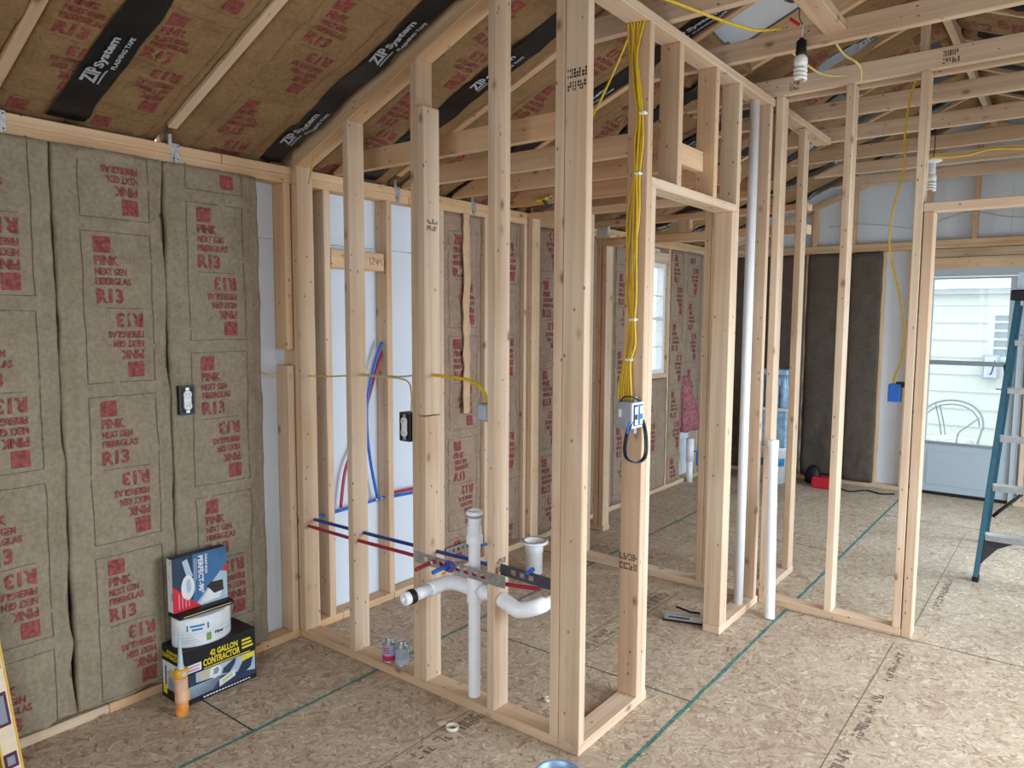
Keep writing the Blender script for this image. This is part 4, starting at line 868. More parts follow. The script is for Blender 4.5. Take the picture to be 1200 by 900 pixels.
# ---- perforated brackets
def bracket(p0, p1, h, label, mat, holes=9, base=None):
    p0 = Vector(p0); p1 = Vector(p1); d = (p1-p0); L = d.length; d.normalize(); n = d.cross(Vector((0, 0, 1))); mb = MB(); z0 = Vector((0, 0, -h/2)); z1 = Vector((0, 0, h/2)); hw = L/holes
    # flat bar with square windows: rails and webs
    def slab(a, b, za, zb):
        pts = [p0+d*a+Vector((0, 0, za)), p0+d*b+Vector((0, 0, za)), p0+d*b+Vector((0, 0, zb)), p0+d*a+Vector((0, 0, zb))]
        k = [p+n*0.0016 for p in pts]; mb.add(pts+k, [(3, 2, 1, 0), (4, 5, 6, 7), (0, 1, 5, 4), (1, 2, 6, 5), (2, 3, 7, 6), (3, 0, 4, 7)], mat)
    slab(0, L, -h/2, -h*0.22); slab(0, L, h*0.22, h/2)
    edges = [0.0]
    for i in range(holes):
        c_ = (i+0.5)*hw
        if 1 <= i <= holes-3: slab(edges[-1], c_-hw*0.27, -h*0.22, h*0.22); edges.append(c_+hw*0.27)
    slab(edges[-1], L, -h*0.22, h*0.22)
    return solo(mb, 'stub_bracket', label, 'bracket', tuple((p0+p1)/2))
bracket((0.789, -0.0005, 0.567), (1.272, -0.0005, 0.563), 0.047, 'grey perforated steel bracket screwed across the near partition studs', STEEL, 11)
DST = plain('dark_steel', (0.12, 0.12, 0.16), 0.4, 0.7)
bracket((1.224, 0.030, 0.598), (1.474, 0.030, 0.592), 0.045, 'dark perforated bracket between the drain stud and the corner post', DST, 6)
bracket((0.020, 1.02, 0.160), (0.020, 1.36, 0.160), 0.050, 'pale perforated bracket low on the left wall behind the drain stack', STEEL, 8)
# ---- closet flange
cf = thing('closet_flange', 'white toilet flange on a short upright pipe standing on the bathroom floor', 'pipe fitting', (0.36, 1.44, 0))
bw(MB().lathe([(0.0, 0.0005), (0.052, 0.0005), (0.052, 0.13), (0.056, 0.132), (0.056, 0.185)], PVC, 30, (0.36, 1.44, 0)), 'flange_pipe', cf)
bw(MB().lathe([(0.056, 0.183), (0.084, 0.186), (0.086, 0.190), (0.086, 0.200), (0.082, 0.203), (0.058, 0.203), (0.050, 0.198), (0.048, 0.15), (0.0, 0.15)], PVC, 36, (0.36, 1.44, 0)), 'flange_ring', cf)
bw(MB().lathe([(0.062, 0.2032), (0.080, 0.2032), (0.080, 0.2045), (0.062, 0.2045), (0.062, 0.2032)], STEEL, 36, (0.36, 1.44, 0)), 'metal_ring', cf)

# ---- yellow cables
def cable(pts, label, mat=None, r=0.0048, group=None, flat=0.75, n=8, name='electrical_cable'):
    mb = MB(); mb.tube(pts, r, mat or YELLOW, n, flat=flat); return solo(mb, name, label, 'cable', pts[0], group)
for i in range(6):
    t = i/5.0; rr = random.Random(50+i)
    def a(wd, x, z, dy=0.0): return (x+wd*(0.55*(t-0.5)*2+0.75*noise.noise(Vector((i*3.7, z*2.1, 4.2)))), 0.4235-dy-0.0046*(i % 3), z)
    pts = [(1.526+t*0.058, 0.403+t*0.020, 2.6615), a(0.034, 1.550, 2.54), a(0.026, 1.564, 2.42), a(0.018, 1.577, 2.325, 0.002), a(0.028, 1.569, 2.22), a(0.017, 1.566, 2.105, 0.002),
           a(0.044, 1.560, 1.95), a(0.046, 1.557, 1.80), a(0.036, 1.558, 1.65), a(0.018, 1.563, 1.555, 0.003), a(0.028, 1.558, 1.46), (1.546+(t-0.5)*0.032, 0.412-0.005*(i % 2), 1.39), (1.545+(t-0.5)*0.048, 0.400, 1.31), (1.552+(t-0.5)*0.056, 0.388, 1.244)]
    cable(pts, 'yellow cable in the bundle stapled down the door stud to the grey switch box', r=0.0046, group='yellow cables in the stud bundle')
for (x, z) in ((1.590, 2.325), (1.575, 2.105), (1.567, 1.555), (1.552, 1.400)):
    solo(MB().box(x-0.012, x+0.012, 0.403, 0.4293, z-0.005, z+0.005, WHITEP, bev=0.002), 'cable_staple', 'white cable staple holding the yellow bundle, at %s' % {2.325: 'the top', 2.105: 'header height', 1.555: 'mid height', 1.400: 'the bottom near the switch box'}[z], 'staple', (x, 0.416, z))
cable([(1.515, 0.470, 2.715), (1.495, 0.485, 2.67), (1.42, 0.50, 2.545), (1.33, 0.50, 2.395), (1.20, 0.60, 2.34)], 'yellow cable slanting down left from the top plate beside the corner post')
cable([(1.60, 0.34, 2.73), (1.665, 0.45, 2.722), (1.735, 0.635, 2.712), (1.78, 0.793, 2.715), (1.815, 0.962, 2.735), (1.840, 1.18, 2.803)], 'yellow cable crossing the ties toward the ceiling lamp', r=0.0062)
cable([(1.848, 1.26, 2.735), (1.90, 1.55, 2.70), (1.96, 1.80, 2.74)], 'pale cable behind the hanging lamp bulb', YELLOWP)
cable([(2.04, 1.25, 2.725), (2.06, 1.33, 2.69), (2.10, 1.36, 2.66), (2.11, 1.42, 2.64), (2.10, 1.46, 2.60)], 'loose pale yellow cable end hanging under the second tie', YELLOWP)
cable([(-0.045, -0.188, 1.318), (-0.04, -0.10, 1.285), (-0.02, 0.0, 1.279), (0.02, 0.044, 1.279), (0.20, 0.045, 1.285), (0.39, 0.045, 1.300), (0.53, 0.045, 1.302), (0.70, 0.042, 1.296), (0.745, 0.03, 1.245), (0.748, 0.025, 1.165)], 'thin tan cable threaded through the studs across the white foam', YELLOWP, 0.0042)
cable([(0.40, 0.060, 1.305), (0.53, 0.060, 1.306), (0.66, 0.056, 1.308), (0.79, 0.05, 1.326)], 'thin grey cable between the second and third studs of the near partition', GREYC, 0.0042)
for k in (0, 1):
    cable([(0.80, 0.045+0.006*k, 1.322+0.006*k), (0.92, 0.045, 1.322+0.005*k), (1.05, 0.045, 1.312+0.006*k), (1.115, 0.045, 1.285+0.006*k), (1.140+0.012*k, 0.045, 1.232)], 'yellow cable arching from the doubled stud down to the single grey box, %s one' % ('lower', 'upper')[k])
cable([(0.10, 0.02, 2.165), (0.13, 0.03, 2.30), (0.09, 0.05, 2.40)][::-1], 'short tan cable hanging beside the first stud under the sloping plate', YELLOWP, 0.0045)
cable([(2.235, Y3b+0.02, 2.71), (2.215, Y3b, 2.60), (2.205, Y3b-0.01, 2.45), (2.207, Y3b-0.01, 2.28), (2.170, Y3b-0.02, 2.08), (2.165, Y3b-0.02, 1.91), (2.222, Y3b-0.02, 1.665), (2.247, Y3b-0.02, 1.50), (2.240, Y3b-0.02, 1.36), (2.217, Y3b-0.02, 1.28), (2.215, Y3b-0.02, 1.245)], 'yellow cable dropping from the ties down to the blue outlet box', r=0.0056)
cable([(2.313, Y3b, 2.326), (2.46, Y3b, 2.320), (2.56, Y3b, 2.335), (2.70, Y3b, 2.322), (2.85, Y3b, 2.34)], 'yellow cable running level to the right above the door header', r=0.0062)
cable([(1.0, YB-0.05, 2.42), (1.25, YB-0.05, 2.43), (1.5, YB-0.05, 2.40), (1.75, YB-0.05, 2.36), (1.95, YB-0.05, 2.43), (2.15, YB-0.05, 2.47), (2.4, YB-0.05, 2.41), (2.7, YB-0.05, 2.38)], 'thin dark cable strung along the far gable panels', GREYC, 0.0045)
# ---- electrical boxes
eb = thing('switch_box', 'two-gang grey switch box on the door stud with blue and black wires looping below', 'electrical box', (1.577, 0.3825, 1.14))
bw(MB().box(1.542, 1.610, 0.335, 0.4295, 1.140, 1.243, GREYBOX, bev=0.003), 'box_body', eb)
bw(MB().box(1.610, 1.6115, 0.338, 0.427, 1.143, 1.240, CARTW), 'box_rim', eb)
for y in (0.348, 0.388):
    sw = bw(MB().box(1.6112, 1.6150, y, y+0.030, 1.152, 1.232, BLUEINK if y > 0.36 else NAVY, bev=0.001), 'switch', eb)
    bw(MB().box(1.6150, 1.6175, y+0.003, y+0.027, 1.196, 1.226, CARTW, bev=0.001), 'switch_plate', sw); bw(MB().box(1.6150, 1.6175, y+0.004, y+0.026, 1.156, 1.176, CARTW, bev=0.001), 'switch_plate', sw)
for z0, z1 in ((1.243, 1.262), (1.118, 1.140)): bw(MB().box(1.600, 1.603, 0.372, 0.392, z0, z1, STEEL, bev=0.001), 'mounting_tab', eb)
bw(MB().box(1.555, 1.567, 0.3335, 0.335, 1.185, 1.215, CARTW), 'box_label', eb)
def loop(mat, dx, name='wire'):
    bw(MB().tube([(1.605+dx, 0.345, 1.17), (1.600+dx, 0.325, 1.13), (1.592+dx, 0.322, 1.07), (1.598+dx, 0.330, 1.03), (1.622+dx, 0.36, 1.012), (1.630+dx, 0.40, 1.02), (1.628+dx, 0.425, 1.05), (1.622+dx, 0.428, 1.12), (1.612+dx, 0.42, 1.17)], 0.0026, mat, 7), name, eb)
loop(BLACK, 0); loop(NAVY, 0.006); loop(BLACK, -0.006)
bw(MB().tube([(1.606, 0.332, 1.17), (1.603, 0.324, 1.15), (1.600, 0.322, 1.125)], 0.0042, BLUEPEX, 7), 'wire', eb)
bw(MB().tube([(1.555, 0.345, 1.243), (1.575, 0.34, 1.262), (1.60, 0.36, 1.262), (1.612, 0.40, 1.243)], 0.003, BLACK, 6), 'wire', eb)
def outlet(name, label, M4):
    t = thing(name, label, 'electrical box', M4.translation); R = M4.to_3x3().to_4x4()
    def pt(mb, nm, par): 
        me = mb.mesh(nm); me.transform(R); return link(nm, me, par)
    pt(MB().box(-0.055, -0.002, -0.032, 0.032, -0.060, 0.060, BLACK, bev=0.002), 'box_body', t); pt(MB().box(-0.003, 0.0, -0.033, 0.033, -0.061, 0.061, (MATS.get('box_rim_dark') or plain('box_rim_dark', (0.05, 0.055, 0.06), 0.5)), bev=0.001), 'box_rim', t)
    pt(MB().box(0.0, 0.0015, -0.026, 0.026, -0.052, 0.052, BLACK), 'box_recess', t)
    rc = pt(MB().box(0.001, 0.006, -0.016, 0.016, -0.030, 0.030, WHITEP, bev=0.002), 'receptacle', t)
    for z in (-0.024, 0.024): pt(MB().lathe([(0, 0.0085), (0.016, 0.0085), (0.0172, 0.007), (0.0172, 0.002)], WHITEP, 18, (0.0, 0.0, z), 'X'), 'receptacle_face', rc)
    for z in (-0.024, 0.024):
        for y in (-0.006, 0.006): pt(MB().box(0.0084, 0.0089, y-0.001, y+0.001, z-0.002, z+0.006, BLACK), 'slot', rc)
    for z in (-0.047, 0.047): pt(MB().box(0.001, 0.005, -0.008, 0.008, z-0.006, z+0.006, STEEL, bev=0.001), 'mounting_ear', t)
outlet('outlet_box', 'black outlet box with white receptacle in the left wall insulation', Matrix.Translation((0.034, -0.556, 1.214)))
outlet('outlet_box', 'black outlet box with white receptacle beside the doubled stud in front of white foam', Matrix.Translation((0.732, 0.004, 1.105)) @ Matrix.Rotation(-PI/2, 4, 'Z'))
gb = thing('junction_box', 'single grey cable box on the fourth stud of the near partition', 'electrical box', (1.148, 0.045, 1.165))
bw(MB().box(1.118, 1.1795, 0.010, 0.075, 1.165, 1.232, GREYBOX, bev=0.003), 'box_body', gb); bw(MB().box(1.128, 1.168, 0.0085, 0.011, 1.172, 1.226, plain('box_face', (0.42, 0.46, 0.52), 0.5), bev=0.001), 'box_face', gb)
bb = thing('outlet_box', 'bright blue plastic outlet box on the right-hand partition door stud', 'electrical box', (2.235, 1.885, 1.155))
bw(MB().box(2.199, 2.254, 1.85, 1.915, 1.158, 1.245, BLUEBOX, bev=0.003), 'box_body', bb); bw(MB().box(2.205, 2.248, 1.8480, 1.851, 1.163, 1.240, plain('deep_blue', (0.012, 0.10, 0.40), 0.5), bev=0.001), 'box_back', bb); bw(MB().box(2.230, 2.2715, 1.87, 1.90, 1.230, 1.256, BLACK), 'cable_clamp', bb)

# ---- loose pipes
vp = thing('vent_pipe', 'tall white plastic vent pipe standing in the side partition', 'pipe', (1.562, 1.655, 0.0385))
bw(MB().lathe([(0, 0.0386), (0.024, 0.0386), (0.024, 2.658), (0, 2.658)], PVC, 24, (1.562, 1.655, 0)), 'pipe', vp)
lp = thing('leaning_pipe', 'short white plastic pipe leaning on the corner stud', 'pipe', (1.735, 1.645, 0.0))
a_ = Vector((1.735, 1.645, 0.002)); b_ = Vector((1.668, 1.806, 0.905)); d_ = b_-a_; q_ = Matrix.Translation(a_) @ Vector((0, 0, 1)).rotation_difference(d_.normalized()).to_matrix().to_4x4(); L_ = d_.length
bw(MB().lathe([(0.021, 0.01), (0.024, 0.0), (0.0245, 0.002), (0.0245, L_-0.05), (0.0245, L_)], PVC, 24, mtx=q_), 'pipe', lp)
bw(MB().lathe([(0.0245, L_-0.03), (0.0285, L_-0.029), (0.0285, L_+0.010), (0.0245, L_+0.012), (0.022, L_-0.01), (0, L_-0.01)], PVC, 24, mtx=q_), 'coupling', lp)
bw(MB().tube([(0.045, 4.40, 0.0), (0.045, 4.40, 0.20)], 0.03, PVC, 16, False), 'pipe', (fp := thing('drain_riser', 'white pipe with a blue valve by the far left wall', 'pipe', (0.045, 4.40, 0.0))))
bw(MB().tube([(0.045, 4.40, 0.20), (0.045, 4.40, 0.42)], 0.038, PVC, 16, False), 'pipe_socket', fp)
bw(MB().tube([(0.085, 4.40, 0.30), (0.10, 4.44, 0.30), (0.10, 4.44, 0.16)], 0.010, BLUEPEX, 8, False), 'valve_handle', fp)

# ---- exposed pink insulation by the far left wall
mb = MB(); vs = []; nu, nv = 10, 14
for j in range(nv+1):
    for i in range(nu+1):
        u = i/nu; v = j/nv; y = 4.235+u*0.40*(1-0.75*v)+0.02; z = 0.50+0.52*v
        vs.append(Vector((0.05+0.055*math.sin(PI*u)*math.sin(PI*min(1, v+0.15))+0.02*noise.noise(Vector((u*6, v*7, 1)))-0.02*v, y, z+0.02*noise.noise(Vector((u*5, v*5, 9))))))
n0 = len(vs); vs += [v-Vector((v.x+0.02, 0, 0)) for v in vs]; n1 = nu+1
fs = [(j*n1+i, j*n1+i+1, (j+1)*n1+i+1, (j+1)*n1+i) for j in range(nv) for i in range(nu)]; fs += [tuple(n0+k for k in f[::-1]) for f in fs]
rim = list(range(n1))+[j*n1+nu for j in range(1, nv+1)]+[nv*n1+i for i in range(nu-1, -1, -1)]+[j*n1 for j in range(nv-1, 0, -1)]
fs += [(rim[(i+1) % len(rim)], rim[i], n0+rim[i], n0+rim[(i+1) % len(rim)]) for i in range(len(rim))]
mb.add(vs, fs, PINKF, True); solo(mb, 'loose_insulation', 'pink fiberglass bulging out of a torn bay in the far left wall', 'insulation', (0.03, 4.4, 0.5))

# ---- stepladder
ld = thing('stepladder', 'blue fibreglass stepladder with metal steps at the right edge', 'ladder', (2.76, 3.35, 0))
H = 1.70
def rail(nm, p0, p1, wx, wy, mat):
    p0 = Vector(p0); p1 = Vector(p1); mb = MB(); d = p1-p0
    # channel: web facing outward plus two flanges
    X = Vector((1, 0, 0)); Yv = Vector((0, 1, 0)); s = wx
    def slab(x0, x1, y0, y1):
        pts = [p+X*x+Yv*y for p in (p0, p1) for (x, y) in ((x0, y0), (x1, y0), (x1, y1), (x0, y1))]
        mb.add(pts, [(3, 2, 1, 0), (4, 5, 6, 7), (0, 1, 5, 4), (1, 2, 6, 5), (2, 3, 7, 6), (3, 0, 4, 7)], mat)
    slab(0, 0.004*(1 if s > 0 else -1), 0, wy); slab(0, s, 0, 0.004); slab(0, s, wy-0.004, wy)
    return bw(mb, nm, ld)
FL, FR, TL, TR = 2.505, 3.035, 2.600, 2.935
yF, yT = 2.95, 3.40
rail('front_rail', (FL, yF, 0.012), (TL, yT-0.02, H), 0.026, 0.075, LADDER); rail('front_rail', (FR, yF, 0.012), (TR, yT-0.02, H), -0.026, 0.075, LADDER)
rail('rear_rail', (FL-0.03, 3.88, 0.012), (TL+0.01, yT+0.06, H-0.05), 0.026, 0.05, LADDER); rail('rear_rail', (FR+0.03, 3.88, 0.012), (TR-0.01, yT+0.06, H-0.05), -0.026, 0.05, LADDER)
for k in range(5):
    z = 0.275+k*0.29; t = z/H; xl = FL+(TL-FL)*t+0.004; xr = FR+(TR-FR)*t-0.004; y = yF+(yT-yF-0.02)*t
    st = bw(MB().box(xl+0.004, xr-0.004, y+0.005, y+0.080, z-0.003, z+0.003, ALU).box(xl+0.026, xr-0.026, y+0.001, y+0.005, z-0.03, z+0.003, ALU).box(xl, xr, y+0.076, y+0.080, z-0.025, z, ALU), 'step', ld)
    if k in (0, ): 
        for s, xx in ((1, xl), (-1, xr)):
            mb = MB(); pts = [Vector((xx, y+0.01, z-0.03)), Vector((xx+s*0.17, y+0.01, z-0.03)), Vector((xx+s*0.09, y+0.01, z-0.075)), Vector((xx+s*0.03, y-0.01, z-0.15)), Vector((xx, y-0.025, z-0.20))]
            k2 = [p+Vector((0, 0.006, 0)) for p in pts]; n = 5; mb.add(pts+k2, [tuple(range(n)), tuple(range(2*n-1, n-1, -1))]+[(i, n+i, n+(i+1) % n, (i+1) % n) for i in range(n)], plain('black_brace', (0.03, 0.03, 0.035), 0.5) if 'black_brace' not in MATS else MATS['black_brace']); bw(mb, 'corner_brace', ld)
for k in range(4):
    z = 0.42+k*0.35; t = z/H; xl = FL-0.03+(TL+0.04-FL)*t; xr = FR+0.03+(TR-0.04-FR)*t; y = 3.88+(yT+0.06-3.88)*t
    bw(MB().box(xl, xr, y+0.008, y+0.042, z-0.012, z+0.004, ALU), 'rear_brace', ld)
    if k == 0:
        bw(MB().tube([(xl+0.02, y+0.02, z-0.20), (xl+0.06, y+0.02, z-0.15), (xl+0.18, y+0.02, z-0.015)], 0.012, BLACK, 6, False), 'diagonal_brace', ld)
for s, x in ((1, 2.575), (-1, 2.96)): bw(MB().tube([(x, 3.30, 1.28), (x, 3.43, 1.20), (x, 3.58, 1.10)], 0.010, BLACK, 6, False), 'spreader', ld); 
bw(MB().box(2.575, 2.965, yT-0.055, yT+0.13, H-0.02, H+0.045, BLACK, bev=0.008), 'top_cap', ld)
for x, y in ((FL-0.003, yF-0.002), (FR-0.03, yF-0.002), (FL-0.033, 3.878), (FR, 3.878)): bw(MB().box(x, x+0.034, y, y+0.078, 0.0, 0.03, BLACK, bev=0.004), 'foot', ld)
lb = thing('small_carton', 'small pale blue-white carton sitting on the stepladder top', 'box', (2.64, 3.43, H+0.0455))
bw(MB().box(2.605, 2.72, 3.37, 3.50, H+0.0455, H+0.155, plain('pale_blue_carton', (0.55, 0.68, 0.80), 0.5), bev=0.002), 'carton_body', lb); bw(MB().box(2.604, 2.721, 3.42, 3.45, H+0.0458, H+0.1555, CARTW), 'tape_strip', lb)

# ---- hanging lamps
def cfl(name, label, loc, sock):
    t = thing(name, label, 'lamp', loc); n = 64
    MB().lathe([(0, 0.062), (0.008, 0.062), (0.010, 0.055), (0.020, 0.050), (0.022, 0.0), (0.021, -0.008), (0, -0.008)], sock, 18).build('socket', t)
    MB().lathe([(0.015, -0.008), (0.019, -0.012), (0.027, -0.022), (0.028, -0.045), (0.022, -0.054), (0, -0.054)], CFLW, 20).build('ballast', t)
    pts = []
    for k in range(n+1):
        a = k/n*2*PI*3.2; r = 0.010 if k == 0 else 0.022; pts.append((r*math.cos(a), r*math.sin(a), -0.056-0.052*k/n))
    MB().tube(pts, 0.0072, CFLW, 8, False).build('spiral_tube', t)
    return t
cl = cfl('hanging_bulb', 'spiral bulb in a black socket hanging by wires from the ties near the viewer', (1.934, 1.150, 2.672), BLACK)
MB().tube([(0, 0, 0.06), (0.003, 0.005, 0.11), (-0.012, 0.0, 0.145), (-0.016, 0.01, 0.20), (-0.02, 0.02, 0.232)], 0.0022, BLACK, 6).build('wire', cl)
MB().tube([(0, 0, 0.06), (0.004, 0.0, 0.10), (0.0, 0.01, 0.135), (0.006, 0.015, 0.19)], 0.0022, WHITEP, 6).build('wire', cl)
for p0, p1 in (((0.006, 0.015, 0.165), (0.006, 0.018, 0.205)), ((-0.012, 0.004, 0.118), (-0.05, -0.005, 0.150))): MB().tube([p0, tuple((Vector(p0)+Vector(p1))/2), p1], 0.0065, CARTR, 8).build('wire_nut', cl)
ob_ = thing('ceiling_box', 'round grey ceiling box above the near hanging bulb', 'electrical box', (1.90, 1.165, 2.905))
MB().lathe([(0, 0.0), (0.046, 0.0), (0.05, 0.004), (0.05, 0.045), (0, 0.045)], GREYBOX, 8).build('box_body', ob_); MB().lathe([(0, -0.0008), (0.040, -0.0008), (0.040, 0.001)], DST, 8).build('box_opening', ob_)
MB().box(-0.012, 0.012, 0.045, 0.11, 0.01, 0.03, GREYBOX).build('box_bracket', ob_)
cl2 = cfl('hanging_bulb', 'far spiral bulb hanging below the ties beyond the right-hand partition', (2.155, 3.06, 2.455), WHITEP)
MB().tube([(0, 0, 0.06), (0.01, 0, 0.16), (0.0, 0.0, 0.30)], 0.003, BLACK, 6).build('wire', cl2); MB().lathe([(0.055, 0.068), (0.05, 0.062), (0.012, 0.050)], WHITEP, 20).build('shade', cl2)

# ---- tools and scraps
sg = thing('staple_hammer', 'silver and black staple tool lying on the floor behind the door post', 'tool', (1.40, 1.325, 0)); sg.rotation_euler = (0, 0, math.atan2(0.058, 0.176))
MB().box(-0.10, 0.12, -0.016, 0.016, 0.008, 0.042, STEEL, bev=0.004).build('tool_body', sg); MB().box(-0.075, 0.03, -0.0168, -0.0155, 0.022, 0.030, NAVY).build('slot', sg)
MB().box(-0.105, 0.13, -0.018, 0.018, 0.0005, 0.009, BLACK, bev=0.002).build('base_strip', sg); MB().tube([(-0.045, 0.055, 0.055), (0.03, 0.03, 0.045), (0.08, 0.02, 0.05)], 0.006, BLACK, 8, False).build('lever', sg)
pl = thing('pliers', 'small pliers with yellow and dark grips hung on a low joist', 'pliers', (0.30, 1.570, 2.262))
MB().tube([(-0.035, -0.004, 0.012), (0.0, -0.006, 0.004), (0.03, -0.006, 0.012), (0.05, -0.004, 0.02)], 0.011, YINK, 8).build('grip', pl); MB().tube([(0.02, -0.008, 0.006), (0.045, -0.010, -0.02), (0.065, -0.008, -0.05)], 0.010, plain('slate_grip', (0.07, 0.09, 0.12), 0.5), 8).build('grip', pl); MB().tube([(0.05, -0.004, 0.02), (0.075, -0.003, 0.028)], 0.007, STEEL, 6, False).build('jaw', pl)
mb = MB(); mb.lathe([(0.020, 0.001), (0.0245, 0.001), (0.0245, 0.014), (0.020, 0.014), (0.020, 0.001)], plain('cream_pvc', (0.72, 0.66, 0.55), 0.5), 28, (1.132, -0.146, 0)); solo(mb, 'pipe_ring', 'cut ring of white pipe lying on the printed floor sheet', 'pipe scrap', (1.132, -0.146, 0))
mb = MB(); mb.lathe([(0, 0.006), (0.020, 0.006), (0.022, 0.001), (0.0, 0.0005)], WOODP, 20, (1.072, -0.140, 0)); solo(mb, 'wood_plug', 'round drilled wood plug lying beside the pipe ring', 'wood scrap', (1.072, -0.14, 0))
mb = MB(); mb.lathe([(0.008, 0.0005), (0.016, 0.0005), (0.017, 0.018), (0.009, 0.018), (0.008, 0.0005)], plain('tan_pvc', (0.70, 0.60, 0.44), 0.5), 18, (1.305, 0.245, 0)); solo(mb, 'pipe_offcut', 'little tan pipe offcut on the floor beside the corner post', 'pipe scrap', (1.305, 0.245, 0))
mb = MB(); mb.lathe([(0, 0.010), (0.028, 0.008), (0.034, 0.001), (0, 0.0005)], CREAM, 18, (0.376, 1.0, 0)); solo(mb, 'wood_plug', 'pale round plug on the bathroom floor by the left wall', 'wood scrap', (0.376, 1.0, 0))
pc = thing('paint_can', 'round blue-grey can with open rim at the bottom edge of the picture', 'can', (1.712, -0.285, 0))
MB().lathe([(0, 0.0), (0.072, 0.0), (0.074, 0.003), (0.074, 0.118), (0.077, 0.121), (0.077, 0.128), (0.072, 0.130), (0.066, 0.126), (0.066, 0.105), (0, 0.105)], plain('blue_grey_can', (0.25, 0.36, 0.50), 0.35, 0.3), 36).build('can_body', pc)
MB().lathe([(0, 0.1065), (0.0655, 0.1065)], plain('can_inside', (0.35, 0.38, 0.42), 0.4), 30).build('can_contents', pc)
# ---- far corner: bucket, bin, bottle pack, red case and cord
bk = thing('bucket', 'white bucket with blue print standing on the far floor', 'bucket', (0.655, 4.93, 0)); MB().lathe([(0, 0.001), (0.125, 0.001), (0.145, 0.32), (0.152, 0.325), (0.152, 0.355), (0, 0.355)], WHITEP, 28).build('bucket_body', bk)
MB().lathe([(0.1372, 0.17), (0.1385, 0.171), (0.1435, 0.245), (0.1425, 0.246)], BLUEINK, 20, a0=-2.4, a1=-0.4).build('label_band', bk)
bn = thing('storage_bin', 'pale blue plastic bin stacked on the white bucket', 'bin', (0.655, 4.93, 0.3555)); MB().box(-0.16, 0.16, -0.13, 0.13, 0, 0.34, LBLUE, bev=0.012).build('bin_body', bn); MB().box(-0.17, 0.17, -0.14, 0.14, 0.341, 0.37, WHITEP, bev=0.008).build('lid', bn)
bt = thing('bottle_pack', 'blue shrink-wrapped pack of bottles on top of the pale bin', 'bottles', (0.655, 4.93, 0.7265))
for i in range(4):
    for j in range(3): MB().lathe([(0, 0), (0.032, 0), (0.032, 0.2), (0.014, 0.27), (0.014, 0.30), (0, 0.30)], LBLUE, 10, (-0.105+i*0.07, -0.07+j*0.07, 0)).build('bottle', bt)
MB().box(-0.142, 0.142, -0.106, 0.106, 0.305, 0.36, LBLUE, bev=0.01).build('wrap', bt)
rc_ = thing('tool_case', 'small red tool case on the floor by the far wall', 'case', (1.14, 4.96, 0)); MB().box(-0.11, 0.11, -0.07, 0.07, 0.0, 0.10, CARTR, bev=0.012).build('case_body', rc_); MB().tube([(-0.05, 0, 0.10), (-0.05, 0, 0.13), (0.05, 0, 0.13), (0.05, 0, 0.10)], 0.008, BLACK, 8, False).build('handle', rc_)
cable([(1.26, 5.0, 0.008), (1.36, 4.92, 0.008), (1.47, 5.06, 0.008), (1.60, 5.0, 0.008), (1.70, 5.08, 0.008)], 'black power cord lying along the far wall floor', BLACK, 0.007)
bgd = thing('dark_bag', 'dark bag slumped on the floor beside the red case', 'bag', (0.985, 5.12, 0)); MB().lathe([(0, 0.0), (0.13, 0.005), (0.15, 0.06), (0.10, 0.14), (0.03, 0.17), (0, 0.17)], BLACK, 16, sx=0.55, sy=0.5).build('bag_body', bgd)

# ---- outside the far door
gr = MB().box(-30, 30, -30, 40, -0.40, -0.31, GROUND).build('ground'); tag(gr, 'pale concrete ground outside around the building', 'ground', kind='structure')
ho = thing('neighbour_house', 'cream lap-sided house with a metal roof seen through the far door', 'building', (2.3, 8.0, -0.31))
HX0, HX1 = -1.5, 7.0
bw(MB().box(HX0, HX1, 8.04, 9.5, -0.31, 1.93, SIDING), 'house_wall', ho)
z = -0.31
while z < 1.86:
    z1 = min(z+0.204, 1.90); zc = z1
    mb = MB(); pts = [(HX0, 8.036, z), (HX0, 8.010, z), (HX0, 8.030, z1), (HX0, 8.036, z1)]; k = [(HX1, p[1], p[2]) for p in pts]
    mb.add([Vector(p) for p in pts+k], [(0, 1, 2, 3), (7, 6, 5, 4), (0, 4, 5, 1), (1, 5, 6, 2), (2, 6, 7, 3), (3, 7, 4, 0)], SIDING); bw(mb, 'siding_board', ho); z = z1
mb = MB(); mb.box(HX0, HX1, 7.93, 8.009, 1.862, 1.925, plain('eave_trim', (0.74, 0.77, 0.78), 0.6)); bw(mb, 'eave_board', ho)
mb = MB(); vs = [Vector(p) for p in ((HX0, 7.85, 1.930), (HX1, 7.85, 1.930), (HX1, 9.9, 2.62), (HX0, 9.9, 2.62), (HX0, 7.85, 1.948), (HX1, 7.85, 1.948), (HX1, 9.9, 2.64), (HX0, 9.9, 2.64))]
mb.add(vs, [(3, 2, 1, 0), (4, 5, 6, 7), (0, 1, 5, 4), (1, 2, 6, 5), (2, 3, 7, 6), (3, 0, 4, 7)], ROOFM); rf_ = bw(mb, 'metal_roof', ho)
x = HX0+0.1
while x < HX1:
    mb = MB(); vs = [Vector((xx, y, zz)) for (y, z0) in ((7.848, 1.948), (9.9, 2.64)) for (xx, zz) in ((x-0.03, z0), (x-0.012, z0+0.028), (x+0.012, z0+0.028), (x+0.03, z0))]
    mb.add(vs, [(0, 1, 2, 3), (7, 6, 5, 4), (0, 4, 5, 1), (1, 5, 6, 2), (2, 6, 7, 3), (3, 7, 4, 0)], ROOFM); bw(mb, 'roof_rib', rf_); x += 0.23
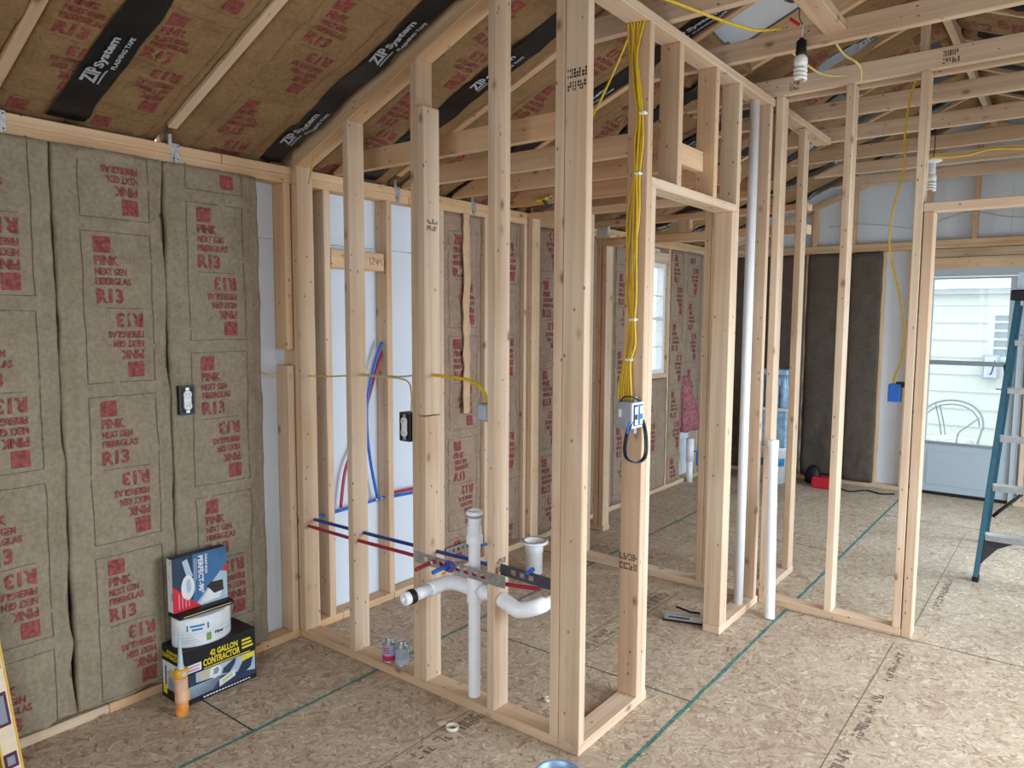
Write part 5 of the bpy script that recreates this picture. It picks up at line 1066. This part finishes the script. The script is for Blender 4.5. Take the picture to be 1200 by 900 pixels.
wn = bw(MB().box(2.08, 2.14, 7.985, 8.03, 1.09, 1.66, WHITEP).box(2.72, 2.78, 7.985, 8.03, 1.09, 1.66, WHITEP).box(2.14, 2.72, 7.985, 8.03, 1.09, 1.14, WHITEP).box(2.14, 2.72, 7.985, 8.03, 1.61, 1.66, WHITEP), 'window_frame', ho)
bw(MB().box(2.14, 2.72, 8.0, 8.012, 1.14, 1.61, DGLASS), 'window_pane', wn)
for k in range(4): bw(MB().box(2.14, 2.72, 7.988, 8.003, 1.225+k*0.10, 1.250+k*0.10, WHITEP), 'louver_bar', wn)
mt = thing('meter_box', 'pale meter box on the siding below the louvered window', 'box', (2.13, 7.94, 0.86)); bw(MB().box(2.05, 2.21, 7.90, 7.995, 0.88, 1.16, SKY, bev=0.008), 'box_body', mt); bw(MB().box(2.07, 2.19, 7.893, 7.90, 0.90, 1.14, CARTW, bev=0.003), 'cover', mt); bw(MB().tube([(2.17, 7.885, 1.10), (2.15, 7.885, 0.98), (2.13, 7.885, 0.93)], 0.006, NAVY, 6), 'cord', mt)
# patio chair
ch = thing('patio_chair', 'metal patio chair with a curved back and patterned cushion outside the door', 'chair', (1.86, 7.0, -0.31)); cx_, cy_ = 1.86, 7.0
R_ = 0.010
hoop = [(cx_+0.31*math.cos(a), cy_+0.02+0.26*math.sin(a), 0.40+0.27*max(0, math.sin(a))**0.8) for a in [PI*(k-1)/16 for k in range(19)]]
bw(MB().tube([(cx_+0.27, cy_-0.20, 0.18)]+hoop+[(cx_-0.29, cy_-0.20, 0.18)], R_, CHAIRM, 8, step=3), 'arm_frame', ch)
bw(MB().tube([(p[0]*0.90+cx_*0.10, p[1], p[2]-0.045) for p in hoop[2:-2]], 0.007, CHAIRM, 8, step=3), 'back_frame', ch)
for dx in (-0.15, -0.11): bw(MB().tube([(cx_+dx-0.02, cy_+0.24, 0.62), (cx_+dx+0.03, cy_+0.22, 0.42), (cx_+dx+0.07, cy_+0.18, 0.22)], 0.007, CHAIRM, 6), 'back_slat', ch)
bw(MB().tube([(cx_+0.10, cy_-0.21, 0.18), (cx_+0.11, cy_-0.20, 0.36), (cx_+0.18, cy_-0.12, 0.44), (cx_+0.27, cy_+0.02, 0.52)], 0.008, CHAIRM, 8), 'arm_rest', ch)
for k in range(3): bw(MB().tube([(cx_-0.2+k*0.09+0.03*math.cos(a), cy_-0.235, 0.155+0.035*math.sin(a)) for a in [2*PI*j/12 for j in range(13)]], 0.004, CHAIRM, 6, False), 'scroll', ch)
bw(MB().tube([(cx_+0.26*math.cos(a), cy_+0.22*math.sin(a), 0.19) for a in [2*PI*k/20 for k in range(21)]], R_, CHAIRM, 8, False), 'seat_ring', ch)
bw(MB().lathe([(0, 0.20), (0.93, 0.20), (1.0, 0.225), (1.0, 0.255), (0.92, 0.285), (0.5, 0.30), (0, 0.30)], CUSHION, 28, (cx_, cy_, 0), sx=0.26, sy=0.23), 'cushion', ch) if False else None
mb = MB(); mb.lathe([(0, 0.20), (0.93, 0.20), (1.0, 0.225), (1.0, 0.255), (0.92, 0.285), (0.5, 0.30), (0, 0.30)], CUSHION, 28, sx=0.26, sy=0.23); mb.v = [(p[0]+cx_, p[1]+cy_, p[2]) for p in mb.v]; bw(mb, 'cushion', ch)
for sx in (-1, 1):
    for sy in (-1, 1): bw(MB().tube([(cx_+sx*0.22, cy_+sy*0.16, 0.19), (cx_+sx*0.26, cy_+sy*0.22, -0.309)], R_, CHAIRM, 8, False), 'leg', ch)
